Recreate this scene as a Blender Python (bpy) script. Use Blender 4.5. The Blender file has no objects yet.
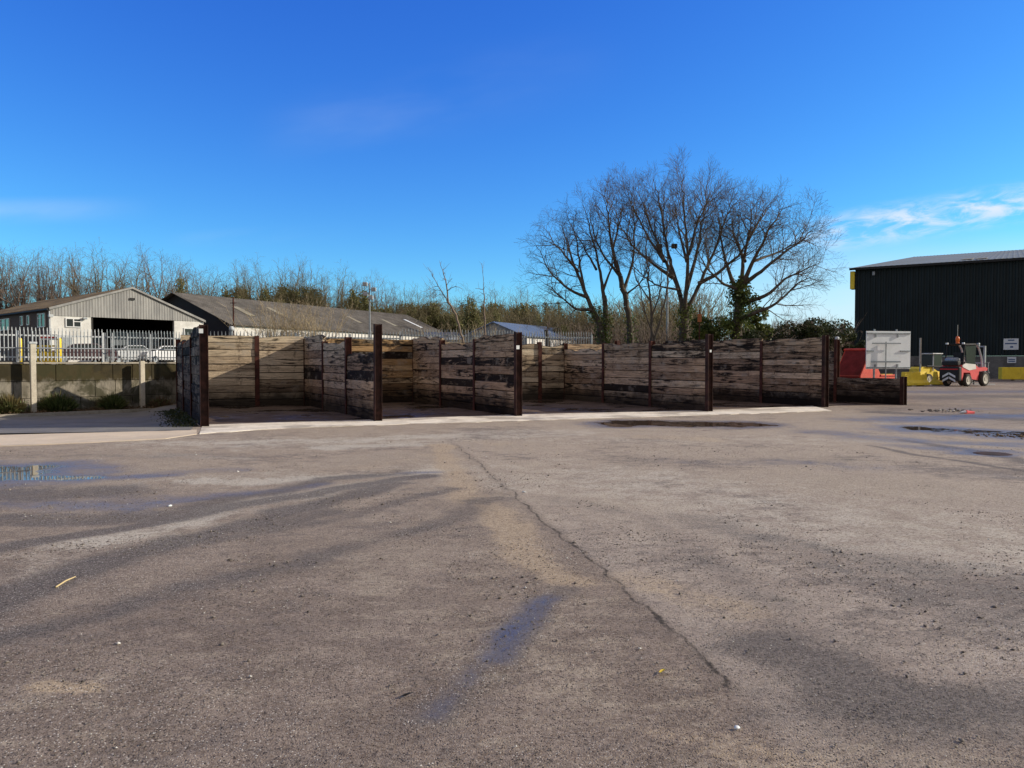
import bpy, bmesh, math, random
import numpy as np
from mathutils import Vector, kdtree, noise as mnoise
from math import radians as R, sin, cos, tan, pi, atan2, hypot, sqrt
random.seed(7); rng = np.random.default_rng(7)
sc = bpy.context.scene
COL = sc.collection
HC, F, HY, CX = 1.6, 770.0, 362.0, 512.0          # eye height, focal length in pixels, horizon row

def G(px, py):                                     # where a sight line meets the level yard
    d = HC*F/(py-HY); return ((px-CX)/F*d, d)
def P(px, py, d): return Vector(((px-CX)/F*d, d, HC-(py-HY)*d/F))

# ------------------------------------------------------------------ object helpers
def link(o, parent=None):
    COL.objects.link(o)
    if parent: o.parent = parent
    return o
def tag(o, label=None, cat=None, group=None, kind=None):
    if label: o['label'] = label
    if cat: o['category'] = cat
    if group: o['group'] = group
    if kind: o['kind'] = kind
    return o
def thing(name, label, cat, loc=(0,0,0), rz=0, group=None):
    o = bpy.data.objects.new(name, None); link(o); o.empty_display_size = .3
    o.location = loc; o.rotation_euler = (0,0,rz)
    return tag(o, label, cat, group)
def copy_tree(o, parent=None):
    c = o.copy(); link(c)
    if parent: c.parent = parent
    for ch in list(o.children): copy_tree(ch, c)
    return c
class MB:
    def __init__(s): s.v = []; s.f = []
    def add(s, vs, fs):
        n = len(s.v); s.v += [tuple(p) for p in vs]; s.f += [tuple(i+n for i in f) for f in fs]; return s
    def hexa(s, b, t):                             # four bottom points, four top points, counter-clockwise
        return s.add(list(b)+list(t), [(3,2,1,0),(4,5,6,7),(0,1,5,4),(1,2,6,5),(2,3,7,6),(3,0,4,7)])
    def box(s, x0, x1, y0, y1, z0, z1):
        return s.hexa([(x0,y0,z0),(x1,y0,z0),(x1,y1,z0),(x0,y1,z0)], [(x0,y0,z1),(x1,y0,z1),(x1,y1,z1),(x0,y1,z1)])
    def bbox(s, x0, x1, y0, y1, z0, z1, b=.02):     # box with chamfered edges
        bm = bmesh.new(); bmesh.ops.create_cube(bm, size=1)
        for v in bm.verts: v.co = Vector((x0+(v.co.x+.5)*(x1-x0), y0+(v.co.y+.5)*(y1-y0), z0+(v.co.z+.5)*(z1-z0)))
        bmesh.ops.bevel(bm, geom=bm.edges[:], offset=b, segments=2, affect='EDGES', profile=.6)
        bm.verts.index_update(); s.add([v.co for v in bm.verts], [[v.index for v in f.verts] for f in bm.faces]); bm.free(); return s
    def tube(s, p, q, r0, r1=None, n=8, cap=True):
        p = Vector(p); q = Vector(q); r1 = r0 if r1 is None else r1
        a = (q-p).normalized(); u = a.orthogonal().normalized(); w = a.cross(u)
        vs = [p+(u*cos(2*pi*i/n)+w*sin(2*pi*i/n))*r0 for i in range(n)]+[q+(u*cos(2*pi*i/n)+w*sin(2*pi*i/n))*r1 for i in range(n)]
        fs = [(i,(i+1)%n,n+(i+1)%n,n+i) for i in range(n)]
        if cap: fs += [tuple(range(n-1,-1,-1)), tuple(range(n,2*n))]
        return s.add(vs, fs)
    def path(s, pts, r, n=8):
        for a, b in zip(pts, pts[1:]): s.tube(a, b, r, n=n)
        return s
    def prism(s, poly, axis, a0, a1):               # polygon in the plane across `axis`, pushed from a0 to a1
        def mk(p, a):
            return {'x':(a,p[0],p[1]), 'y':(p[0],a,p[1]), 'z':(p[0],p[1],a)}[axis]
        n = len(poly)
        return s.add([mk(p,a0) for p in poly]+[mk(p,a1) for p in poly],
            [tuple(range(n-1,-1,-1)), tuple(range(n,2*n))]+[(i,(i+1)%n,n+(i+1)%n,n+i) for i in range(n)])
    def lathe(s, prof, c, axis='z', n=20):          # prof: (radius, height)
        vs = []
        for r, h in prof:
            for i in range(n):
                a = 2*pi*i/n; x, y = r*cos(a), r*sin(a)
                vs.append({'z':(c[0]+x,c[1]+y,c[2]+h), 'y':(c[0]+x,c[1]+h,c[2]+y), 'x':(c[0]+h,c[1]+x,c[2]+y)}[axis])
        fs = []
        for k in range(len(prof)-1):
            for i in range(n):
                j = (i+1)%n; fs.append((k*n+i,k*n+j,(k+1)*n+j,(k+1)*n+i))
        return s.add(vs, fs)
    def build(s, name, mat, parent=None, smooth=False, fix=True):
        me = bpy.data.meshes.new(name); me.from_pydata(s.v, [], s.f)
        if fix and len(s.f) < 40000:
            bm = bmesh.new(); bm.from_mesh(me); bmesh.ops.recalc_face_normals(bm, faces=bm.faces); bm.to_mesh(me); bm.free()
        me.materials.append(mat)
        if smooth: me.polygons.foreach_set('use_smooth', [True]*len(me.polygons))
        o = bpy.data.objects.new(name, me); return link(o, parent)
def np_mesh(name, V, Fq, mat, parent=None, smooth=False):
    V = np.asarray(V, np.float32); Fq = np.asarray(Fq, np.int32)
    me = bpy.data.meshes.new(name); k = Fq.shape[1]
    me.vertices.add(len(V)); me.vertices.foreach_set('co', V.ravel())
    me.loops.add(Fq.size); me.loops.foreach_set('vertex_index', Fq.ravel())
    me.polygons.add(len(Fq)); me.polygons.foreach_set('loop_start', np.arange(0, Fq.size, k, dtype=np.int32))
    me.polygons.foreach_set('loop_total', np.full(len(Fq), k, np.int32))
    if smooth: me.polygons.foreach_set('use_smooth', np.ones(len(Fq), bool))
    me.update(calc_edges=True); me.materials.append(mat)
    if name is None: return me
    o = bpy.data.objects.new(name, me); return link(o, parent)

# ------------------------------------------------------------------ material helpers
class NT:
    def __init__(s, name):
        s.m = bpy.data.materials.new(name); s.m.use_nodes = True; s.t = s.m.node_tree
        s.b = s.t.nodes['Principled BSDF']; s.b.inputs['Specular IOR Level'].default_value = .3
        s._c = None
    def n(s, typ, **kw):
        nd = s.t.nodes.new(typ)
        for k, v in kw.items(): setattr(nd, k, v)
        return nd
    def l(s, a, b): s.t.links.new(a, b)
    def put(s, sock, v):
        if hasattr(v, 'is_linked') or hasattr(v, 'links'): s.l(v, sock)
        elif isinstance(v, (tuple, list)) and len(v) == 3 and sock.type == 'RGBA': sock.default_value = (*v, 1)
        else: sock.default_value = v
    def co(s, kind='Object', rand=True, scale=(1,1,1)):
        tc = s.n('ShaderNodeTexCoord'); v = tc.outputs[kind]
        if rand:
            oi = s.n('ShaderNodeObjectInfo'); m = s.n('ShaderNodeMath', operation='MULTIPLY'); m.inputs[1].default_value = 37.
            s.l(oi.outputs['Random'], m.inputs[0])
            a = s.n('ShaderNodeVectorMath', operation='ADD'); s.l(v, a.inputs[0]); s.l(m.outputs[0], a.inputs[1]); v = a.outputs[0]
        if scale != (1,1,1):
            a = s.n('ShaderNodeVectorMath', operation='MULTIPLY'); s.l(v, a.inputs[0]); a.inputs[1].default_value = scale; v = a.outputs[0]
        return v
    def noise(s, v, sc_=5, det=4, ro=.6, dist=0):
        nd = s.n('ShaderNodeTexNoise'); s.l(v, nd.inputs['Vector']); nd.inputs['Scale'].default_value = sc_
        nd.inputs['Detail'].default_value = det; nd.inputs['Roughness'].default_value = ro; nd.inputs['Distortion'].default_value = dist
        return nd.outputs[0]
    def voro(s, v, sc_, feat='F1', out='Distance'):
        nd = s.n('ShaderNodeTexVoronoi', feature=feat); s.l(v, nd.inputs['Vector']); nd.inputs['Scale'].default_value = sc_
        return nd.outputs[out]
    def rng(s, v, a, b, lo=0, hi=1, smooth=True):
        nd = s.n('ShaderNodeMapRange', interpolation_type='SMOOTHSTEP' if smooth else 'LINEAR'); s.put(nd.inputs[0], v)
        for i, q in enumerate((a,b,lo,hi)): nd.inputs[i+1].default_value = q
        return nd.outputs[0]
    def math(s, op, a, b=0., clamp=False):
        nd = s.n('ShaderNodeMath', operation=op, use_clamp=clamp); s.put(nd.inputs[0], a); s.put(nd.inputs[1], b); return nd.outputs[0]
    def mix(s, f, a, b, mode='MIX'):
        nd = s.n('ShaderNodeMix', data_type='RGBA', blend_type=mode); s.put(nd.inputs['Factor'], f)
        s.put(nd.inputs['A'] if False else nd.inputs[6], a); s.put(nd.inputs[7], b); return nd.outputs[2]
    def island(s): return s.n('ShaderNodeNewGeometry').outputs['Random Per Island']
    def attr(s, nm): return s.n('ShaderNodeAttribute', attribute_name=nm).outputs['Fac']
    def bump(s, h, strength=.4, dist=.02, nrm=None):
        nd = s.n('ShaderNodeBump'); s.l(h, nd.inputs['Height']); s.put(nd.inputs['Strength'], strength); nd.inputs['Distance'].default_value = dist
        if nrm is not None: s.l(nrm, nd.inputs['Normal'])
        return nd.outputs[0]
    def out(s, col=None, rough=None, nrm=None, metal=None, spec=None):
        if col is not None: s.put(s.b.inputs['Base Color'], col)
        if rough is not None: s.put(s.b.inputs['Roughness'], rough)
        if nrm is not None: s.l(nrm, s.b.inputs['Normal'])
        if metal is not None: s.put(s.b.inputs['Metallic'], metal)
        if spec is not None: s.put(s.b.inputs['Specular IOR Level'], spec)
        return s.m
def worn(name, c1, c2, scale=3, rough=.75, bump=.15, dirt=(.05,.04,.03), da=.3, stretch=(1,1,1), metal=0, fine=40):
    t = NT(name); v = t.co(scale=stretch)
    n1 = t.noise(v, scale, 6, .65); n2 = t.noise(v, scale*.37, 5, .7, .6); n3 = t.noise(v, fine, 3, .7)
    c = t.mix(t.rng(n1, .3, .7), c1, c2)
    c = t.mix(t.math('MULTIPLY', t.rng(n2, .48, .72), da), c, dirt)
    c = t.mix(.18, c, t.mix(t.rng(n3,.3,.7), (.0,.0,.0), (1,1,1)), 'OVERLAY')
    return t.out(c, t.rng(n1, .2, .8, rough-.12, min(1, rough+.12)), t.bump(n3, bump, .01), metal)

MT = {}
MT['white_paint'] = worn('white painted render', (.72,.70,.66), (.60,.58,.54), 1.5, .8, da=.22)
MT['white_metal'] = worn('white galvanised paint', (.54,.56,.57), (.42,.44,.46), 6, .5, da=.2)
MT['galv'] = worn('galvanised steel', (.36,.38,.40), (.24,.26,.28), 8, .45, da=.25, metal=.35)
MT['rust'] = worn('rusty steel', (.105,.032,.020), (.040,.015,.012), 5, .85, .5, (.012,.007,.006), .75)
MT['rust_dark'] = worn('dark rusty steel', (.06,.022,.016), (.022,.010,.008), 5, .85, .5, (.008,.005,.005), .75)
MT['concrete'] = worn('pale concrete', (.50,.46,.40), (.34,.31,.27), 3, .9, .4, (.12,.10,.08), .5)
MT['black_sheet'] = worn('black sheeting', (.012,.013,.016), (.022,.022,.025), 2, .7, da=.2)
MT['dark_glass'] = NT('dark window glass').out((.03,.035,.035), .22, spec=.35)
MT['frame_white'] = worn('white window frame', (.75,.75,.74), (.62,.62,.6), 5, .5, da=.1)
MT['brick'] = None
MT['red_paint'] = worn('sun bleached red paint', (.74,.12,.12), (.62,.07,.075), 4, .45, da=.2)
MT['skip_red'] = worn('orange red skip paint', (.66,.075,.04), (.5,.045,.03), 3, .6, .2, (.18,.04,.02), .45)
MT['skip_shaded'] = worn('skip red with shade painted in', (.22,.02,.018), (.14,.015,.013), 3, .8, .2, (.06,.015,.01), .5)  # darker copy of the skip red, shade of the raking end painted in
MT['yellow'] = worn('faded yellow paint', (.90,.68,.06), (.78,.56,.05), 2.5, .65, .25, (.20,.14,.05), .55)
MT['black'] = worn('black rubber and plastic', (.015,.015,.016), (.03,.03,.03), 6, .7, da=.2)
MT['tyre'] = worn('dusty tyre rubber', (.035,.033,.03), (.07,.065,.06), 8, .9, da=.2)
MT['hub'] = worn('cream wheel hub', (.55,.52,.45), (.4,.38,.33), 8, .7, da=.3)
MT['orange'] = NT('orange beacon lens').out((.75,.16,.03), .3)
MT['red_stripe'] = NT('red reflective stripe').out((.6,.03,.03), .45)
MT['sign_text'] = NT('dark sign lettering').out((.05,.10,.22), .6)
MT['sign_white'] = worn('white sign face', (.74,.76,.77), (.64,.67,.69), 3, .5, da=.1)
MT['sign_back'] = worn('grey white sign back', (.86,.88,.90), (.76,.79,.82), 2, .5, da=.15)
MT['straw'] = NT('dry straw').out((.55,.42,.22), .8)
def stone_mat():
    t = NT('loose stone'); r = t.island()
    c = t.mix(t.rng(r,0,1,smooth=False), (.07,.06,.055), (.27,.235,.20)); c = t.mix(t.math('GREATER_THAN', r, .93), c, (.62,.59,.55))
    return t.out(c, .85, t.bump(t.noise(t.co(), 90, 3), .3, .005))
MT['stone'] = stone_mat()
def sleeper_mat(name, tint, dark):
    t = NT(name); v = t.co(scale=(1,1,1)); r = t.attr('sr')
    off = t.n('ShaderNodeVectorMath', operation='ADD'); t.l(v, off.inputs[0]); t.l(t.math('MULTIPLY', r, 91.), off.inputs[1]); vi = off.outputs[0]
    g = t.n('ShaderNodeVectorMath', operation='MULTIPLY'); t.l(vi, g.inputs[0]); g.inputs[1].default_value = (.9,6,14)
    grain = t.noise(g.outputs[0], 2.2, 8, .72, .4)
    g2 = t.n('ShaderNodeVectorMath', operation='MULTIPLY'); t.l(vi, g2.inputs[0]); g2.inputs[1].default_value = (.50,1,4.2)
    blot = t.noise(g2.outputs[0], 2.0, 6, .68, .8)
    big = t.noise(v, .75, 4, .6, .5)
    c = t.mix(t.rng(grain, .28, .72), tuple(.42*x for x in tint), tint)
    sel = t.n('ShaderNodeTexWhiteNoise', noise_dimensions='1D'); t.l(r, sel.inputs['W']); r2 = sel.outputs['Value']
    c = t.mix(t.rng(r2, .35, 1, 0, .75, False), c, t.mix(t.rng(grain,.3,.7), (.060,.038,.026), (.20,.13,.085))); c = t.mix(t.rng(r2, .40, .0, 0, .55, False), c, t.mix(t.rng(grain,.25,.6), (.26,.21,.155), (.84,.72,.54)))
    # tar and soot: some sleepers nearly all black, others in blots
    thr = t.math('ADD', t.math('ADD', t.math('MULTIPLY', t.math('POWER', r, 7.), -.22), t.math('MULTIPLY', r, -.03)), .585 - dark)
    m = t.math('MULTIPLY', t.math('SUBTRACT', t.math('ADD', t.math('MULTIPLY', blot, .78), t.math('MULTIPLY', big, .22)), thr), 12., True)
    c = t.mix(t.math('MULTIPLY', m, .96), c, (.008,.006,.006))
    c = t.mix(t.math('MULTIPLY', t.rng(t.attr('joint'), .08, .6), .95), c, (.008,.006,.005))
    c = t.mix(t.rng(t.noise(g.outputs[0], 1.15, 6, .8, .6), .53, .64, 0, .60), c, (.020,.014,.011)); c = t.mix(t.math('MULTIPLY', t.rng(t.noise(vi, 1.7, 5, .7), .52, .66), .45), c, (.42,.37,.31))
    # rust bruises left by the old rail plates
    plate = t.attr('plate'); c = t.mix(t.math('MULTIPLY', plate, t.rng(t.noise(vi, 9, 4), .45, .6, 0, .7)), c, (.028,.012,.009))
    # darker towards the ground, with an uneven edge
    sep = t.n('ShaderNodeSeparateXYZ'); t.l(t.n('ShaderNodeTexCoord').outputs['Object'], sep.inputs[0])
    low = t.math('ADD', sep.outputs[2], t.math('MULTIPLY', t.noise(v, 1.6, 4), -.8))
    c = t.mix(t.rng(low, -.25, .50, .92, 0), c, (.012,.009,.008))
    h = t.math('ADD', grain, t.math('MULTIPLY', t.noise(vi, 30, 4, .7), .35))
    return t.out(c, .9, t.bump(h, .9, .03), spec=.15)
MT['sleeper'] = sleeper_mat('weathered railway sleepers', (.80,.58,.385), .045)
MT['sleeper_dark'] = sleeper_mat('tarred railway sleepers', (.70,.49,.33), .055)
MT['sleeper_pale'] = sleeper_mat('pale sunlit railway sleepers', (.82,.65,.45), .020)  # paler tint stands in for stronger sunlight on the back walls
MT['sleeper_warm'] = sleeper_mat('orange brown railway sleepers', (.66,.42,.20), .045)
MT['sleeper_black'] = sleeper_mat('blackened railway sleepers', (.24,.20,.165), .085)
def block_mat():
    t = NT('stained concrete blocks'); v = t.co(rand=False); r = t.island()
    st = t.n('ShaderNodeVectorMath', operation='MULTIPLY'); t.l(v, st.inputs[0]); st.inputs[1].default_value = (3,3,.7)
    n1 = t.noise(st.outputs[0], 1.6, 7, .7); n2 = t.noise(v, .9, 5, .7, .5); n3 = t.noise(v, 35, 3, .7)
    c = t.mix(t.rng(n1,.35,.65), (.15,.135,.105), (.36,.325,.26)); c = t.mix(t.rng(r,0,1,0,.35,False), c, (.23,.22,.19))
    sep = t.n('ShaderNodeSeparateXYZ'); t.l(v, sep.inputs[0])
    hz = t.math('ADD', sep.outputs[2], t.math('MULTIPLY', t.math('SUBTRACT', n1, .5), .9))
    c = t.mix(t.math('MULTIPLY', t.rng(hz, .86, 1.02), .93), c, t.mix(t.rng(n2,.4,.6), (.030,.025,.012), (.075,.055,.022)))
    c = t.mix(t.math('MULTIPLY', t.rng(n2,.46,.60), .8), c, (.045,.045,.024))
    return t.out(c, .95, t.bump(t.math('ADD', n3, n1), .5, .02), spec=.1)
MT['blocks'] = block_mat(); MT['post_conc'] = worn('pale post concrete', (.62,.57,.46), (.50,.45,.36), 4, .9, .3, (.25,.22,.17), .4)
def brick_mat():
    t = NT('dark brown brick'); br = t.n('ShaderNodeTexBrick'); sep = t.n('ShaderNodeSeparateXYZ'); t.l(t.co(rand=False), sep.inputs[0])
    cb = t.n('ShaderNodeCombineXYZ'); t.l(t.math('ADD', sep.outputs[0], sep.outputs[1]), cb.inputs[0]); t.l(sep.outputs[2], cb.inputs[1]); t.l(cb.outputs[0], br.inputs[0])
    for k, c in (('Color1',(.12,.085,.065,1)),('Color2',(.075,.05,.04,1)),('Mortar',(.16,.14,.12,1))): br.inputs[k].default_value = c
    br.inputs['Scale'].default_value = 4.4; br.inputs['Mortar Size'].default_value = .01
    return t.out(br.outputs[0], .9)
MT['brick'] = brick_mat()
def clad_mat(name, a, b, sc_=.7, rough=.7, spec=.3, metal=0):
    t = NT(name); v = t.co(); st = t.n('ShaderNodeVectorMath', operation='MULTIPLY'); t.l(v, st.inputs[0]); st.inputs[1].default_value = (2.2,2.2,.25)
    n1 = t.noise(st.outputs[0], sc_*2, 6, .7); n2 = t.noise(v, sc_*.5, 5, .6)
    return t.out(t.mix(t.rng(t.math('ADD', t.math('MULTIPLY', n1,.6), t.math('MULTIPLY', n2,.4)), .35, .65), a, b), rough, spec=spec, metal=metal)
MT['clad_grey'] = clad_mat('weathered grey cladding', (.22,.215,.21), (.36,.35,.33))
MT['clad_green'] = clad_mat('very dark green cladding', (.0065,.0135,.0165), (.0115,.022,.026), .8, .55, .25)
MT['roof_brown'] = worn('lichened brown roofing', (.075,.058,.042), (.17,.13,.085), 1.2, .9, .3, (.03,.022,.018), .8, (1,.35,1))
MT['roof_grey'] = worn('lichened grey roofing', (.22,.20,.175), (.13,.12,.105), .9, .9, .3, (.05,.045,.04), .6)
MT['roof_shed'] = worn('grey profiled roof', (.22,.235,.22), (.17,.185,.175), .25, .6, .1, (.14,.15,.14), .4)
MT['roof_sky_tint'] = worn('grey metal roof with sky blue painted in', (.13,.19,.32), (.17,.24,.38), .5, .4, .1, da=.2)  # blue of the reflected sky painted into the base colour
MT['rooflight'] = worn('cream plastic rooflight', (.30,.27,.185), (.22,.195,.14), 1, .6, .1)
MT['interior'] = worn('dark interior', (.025,.024,.024), (.04,.038,.036), 1, .9)
MT['steel_blue'] = worn('blue grey sheet steel', (.20,.23,.26), (.30,.33,.36), 1, .6, .1, da=.3)
MT['tile'] = worn('dark roof tiles', (.045,.04,.04), (.075,.065,.06), 2, .9)
def leaf_mat(name, cols, rough=.55, trans=.25):
    t = NT(name); r = t.island(); big = t.noise(t.co(), .9, 3)
    c = t.mix(t.rng(r,0,1,smooth=False), cols[0], cols[1]); c = t.mix(t.math('MULTIPLY', t.rng(big,.4,.62), .75), c, cols[2])
    t.b.inputs['Subsurface Weight'].default_value = 0
    m = t.out(c, rough, spec=.35)
    tr = t.n('ShaderNodeBsdfTranslucent'); t.l(c, tr.inputs[0]); mx = t.n('ShaderNodeMixShader'); mx.inputs[0].default_value = trans
    t.l(t.b.outputs[0], mx.inputs[1]); t.l(tr.outputs[0], mx.inputs[2]); t.l(mx.outputs[0], t.t.nodes['Material Output'].inputs[0])
    return m
MT['ivy'] = leaf_mat('glossy ivy leaves', ((.03,.05,.014), (.10,.14,.03), (.16,.18,.04)))
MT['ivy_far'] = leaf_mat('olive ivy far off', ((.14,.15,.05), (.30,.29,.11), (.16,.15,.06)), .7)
MT['hedge'] = leaf_mat('dark hedge leaves', ((.018,.032,.012), (.05,.07,.022), (.075,.06,.025)))
MT['shrub'] = leaf_mat('low shrub leaves', ((.04,.065,.018), (.12,.15,.045), (.21,.15,.07)))
MT['dry'] = leaf_mat('dry litter', ((.16,.10,.055), (.28,.19,.11), (.10,.07,.04)), .9)
def bark(name, a, b): return worn(name, a, b, 6, .95, .4, tuple(x*.4 for x in a), .5, (1,1,.4))
MT['bark'] = bark('grey brown bark', (.075,.060,.047), (.12,.098,.076))
MT['twig'] = bark('dark twigs', (.10,.078,.062), (.16,.128,.10))
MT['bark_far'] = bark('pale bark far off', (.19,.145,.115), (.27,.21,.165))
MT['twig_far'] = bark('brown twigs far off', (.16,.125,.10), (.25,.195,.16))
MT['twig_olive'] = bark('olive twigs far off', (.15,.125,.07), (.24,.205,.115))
MT['twig_pale'] = bark('straw coloured stems', (.34,.27,.17), (.46,.37,.24))

# ------------------------------------------------------------------ sky, sun, camera
SUN_EL, SUN_ANG = R(23.5), R(5.0)                  # elevation; compass angle measured from +X towards +Y
sdir = Vector((cos(SUN_EL)*cos(SUN_ANG), cos(SUN_EL)*sin(SUN_ANG), sin(SUN_EL)))
w = bpy.data.worlds.new('World'); sc.world = w; w.use_nodes = True; wt = w.node_tree
bg = wt.nodes['Background']; sky = wt.nodes.new('ShaderNodeTexSky'); sky.sky_type = 'NISHITA'; sky.sun_disc = False
sky.sun_elevation = SUN_EL; sky.sun_rotation = pi/2 - SUN_ANG; sky.air_density = 1.0; sky.dust_density = .35; sky.ozone_density = 2.2; sky.altitude = 50
def wn(typ, **k):
    n = wt.nodes.new(typ)
    for a, b in k.items(): setattr(n, a, b)
    return n
wl = wt.links.new
hs = wn('ShaderNodeHueSaturation'); hs.inputs['Saturation'].default_value = 1.22; hs.inputs['Value'].default_value = 1.0
wl(sky.outputs[0], hs.inputs['Color'])
tc = wn('ShaderNodeTexCoord'); sp = wn('ShaderNodeSeparateXYZ'); wl(tc.outputs['Generated'], sp.inputs[0])
def wm(op, a, b=0., clamp=False, c=None):
    n = wn('ShaderNodeMath', operation=op, use_clamp=clamp)
    for i, q in enumerate((a,b) if c is None else (a,b,c)):
        if isinstance(q, (int,float)): n.inputs[i].default_value = q
        else: wl(q, n.inputs[i])
    return n.outputs[0]
def wr(v, a, b, lo=0., hi=1.):
    n = wn('ShaderNodeMapRange', interpolation_type='SMOOTHSTEP'); wl(v, n.inputs[0])
    for i, q in enumerate((a,b,lo,hi)): n.inputs[i+1].default_value = q
    return n.outputs[0]
azt = wm('DIVIDE', sp.outputs[0], wm('MAXIMUM', sp.outputs[1], .02))       # tan of the bearing right of straight ahead
elt = wm('DIVIDE', sp.outputs[2], wm('MAXIMUM', sp.outputs[1], .02))
cv = wn('ShaderNodeCombineXYZ'); wl(wm('MULTIPLY', azt, 1.), cv.inputs[0]); wl(wm('MULTIPLY', wm('SUBTRACT', elt, wm('MULTIPLY', azt, .15)), 3.4), cv.inputs[1])
nz = wn('ShaderNodeTexNoise'); wl(cv.outputs[0], nz.inputs[0]); nz.inputs['Scale'].default_value = 19; nz.inputs['Detail'].default_value = 8; nz.inputs['Roughness'].default_value = .62; nz.inputs['Distortion'].default_value = .5
nz2 = wn('ShaderNodeTexNoise'); wl(cv.outputs[0], nz2.inputs[0]); nz2.inputs['Scale'].default_value = 2.3; nz2.inputs['Detail'].default_value = 5
def band(a0, e0, sl, wd, al, ar, fa=.06):                                  # a wisp: centre line e0 + sl*(az-a0), half width wd
    c = wm('ABSOLUTE', wm('SUBTRACT', elt, wm('ADD', wm('MULTIPLY', wm('SUBTRACT', azt, a0), sl), e0)))
    return wm('MULTIPLY', wr(c, 0, wd, 1, 0), wm('MULTIPLY', wr(azt, al-fa, al+fa), wr(azt, ar-fa*2, ar+fa*2, 1, 0)))
puff = wr(nz.outputs[0], .36, .68); soft = wr(nz2.outputs[0], .38, .64)
c1 = wm('MULTIPLY', band(.53, .186, .16, .034, .40, 1.6, .06), wm('MULTIPLY', puff, 1.0))
c2 = wm('MULTIPLY', band(.40, .07, .04, .11, .24, 1.6, .14), wm('ADD', wm('MULTIPLY', soft, .35), .52))
c3 = wm('MULTIPLY', band(-.62, .195, .02, .022, -1.2, -.56, .06), wm('MULTIPLY', soft, .30))
c4 = wm('MULTIPLY', band(-.36, .160, .06, .016, -.42, -.28, .05), wm('MULTIPLY', soft, .25))
c5 = wm('MULTIPLY', band(-.12, .335, .22, .07, -.26, -.02, .10), wm('MULTIPLY', soft, .11))
tot = wm('ADD', wm('ADD', c1, c2), wm('ADD', c3, wm('ADD', c4, c5)), True)
tot = wm('MULTIPLY', tot, wr(sp.outputs[1], .05, .2))
sr = wn('ShaderNodeSeparateColor'); wl(hs.outputs[0], sr.inputs[0]); cr_ = wn('ShaderNodeCombineColor')
for i_, (gn, pw) in enumerate(((.82,1.17),(1.71,1.247),(1.64,.743))): wl(wm('MULTIPLY', wm('POWER', wm('MULTIPLY', sr.outputs[i_], .1), pw), gn*10), cr_.inputs[i_])
mxc = wn('ShaderNodeMix', data_type='RGBA'); wl(tot, mxc.inputs[0]); wl(cr_.outputs[0], mxc.inputs[6]); mxc.inputs[7].default_value = (7.6,8.6,9.8,1)
# unseen neutral fill light added to the sky overhead and at the viewer's back
fill_m = wm('MAXIMUM', wr(sp.outputs[2], .50, .80), wm('MULTIPLY', wr(sp.outputs[1], .05, -.45), wr(sp.outputs[2], -.1, .05)))
mx_fill = wn('ShaderNodeMix', data_type='RGBA'); wl(wm('MULTIPLY', fill_m, .88), mx_fill.inputs[0]); wl(mxc.outputs[2], mx_fill.inputs[6]); mx_fill.inputs[7].default_value = (4.5,4.0,3.55,1)
wl(mx_fill.outputs[2], bg.inputs[0]); bg.inputs[1].default_value = .10
sun = bpy.data.lights.new('Sun', 'SUN'); sun.energy = 5.0; sun.angle = R(.53); sun.color = (1,.88,.72)
so = bpy.data.objects.new('sun', sun); link(so); so.rotation_euler = (-sdir).to_track_quat('-Z','Y').to_euler(); so.location = sdir*50
cam = bpy.data.cameras.new('Camera'); co_ = bpy.data.objects.new('camera', cam); link(co_); sc.camera = co_
cam.sensor_width = 36; cam.lens = F/1024*36; cam.clip_end = 3000; cam.clip_start = .05
co_.location = (0,0,HC); co_.rotation_euler = (R(90)-math.atan((384-HY)/F), 0, 0)
sc.view_settings.view_transform = 'Standard'; sc.view_settings.look = 'None'; sc.view_settings.exposure = 0

# ------------------------------------------------------------------ numpy value noise for the macro patches of the yard
def vnoise(x, y, seed):
    xi = np.floor(x).astype(np.int64); yi = np.floor(y).astype(np.int64); xf = x-xi; yf = y-yi
    def h(a, b):
        n = (a*374761393 + b*668265263 + seed*1442695041) & 0x7fffffff; n = ((n ^ (n >> 13))*1274126177) & 0x7fffffff
        return ((n ^ (n >> 16)) & 0xffff)/65535.
    u = xf*xf*(3-2*xf); v = yf*yf*(3-2*yf)
    return (h(xi,yi)*(1-u)+h(xi+1,yi)*u)*(1-v)+(h(xi,yi+1)*(1-u)+h(xi+1,yi+1)*u)*v
def fbm(x, y, seed, o=4):
    s = 0; a = .5; t = 0
    for k in range(o): s = s+a*vnoise(x*2**k, y*2**k, seed+k*17); t += a; a *= .5
    return s/t
def seg_d(x, y, pts):
    """distance to a polyline"""
    best = np.full(x.shape, 1e9)
    for (ax, ay), (bx, by) in zip(pts, pts[1:]):
        dx, dy = bx-ax, by-ay; t = np.clip(((x-ax)*dx+(y-ay)*dy)/(dx*dx+dy*dy), 0, 1)
        best = np.minimum(best, np.hypot(x-ax-t*dx, y-ay-t*dy))
    return best

# ------------------------------------------------------------------ yard layout: the ends of the bay walls
U = Vector((-sin(R(27)), cos(R(27))))               # direction in which every dividing wall runs back
FR = [Vector(p) for p in ((-7.6,19.0), (-3.62,20.75), (.18,22.7), (6.35,24.8), (11.15,27.4), (14.55,28.6))]
DEP = 9.0
BK = [p+U*DEP for p in FR]

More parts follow.
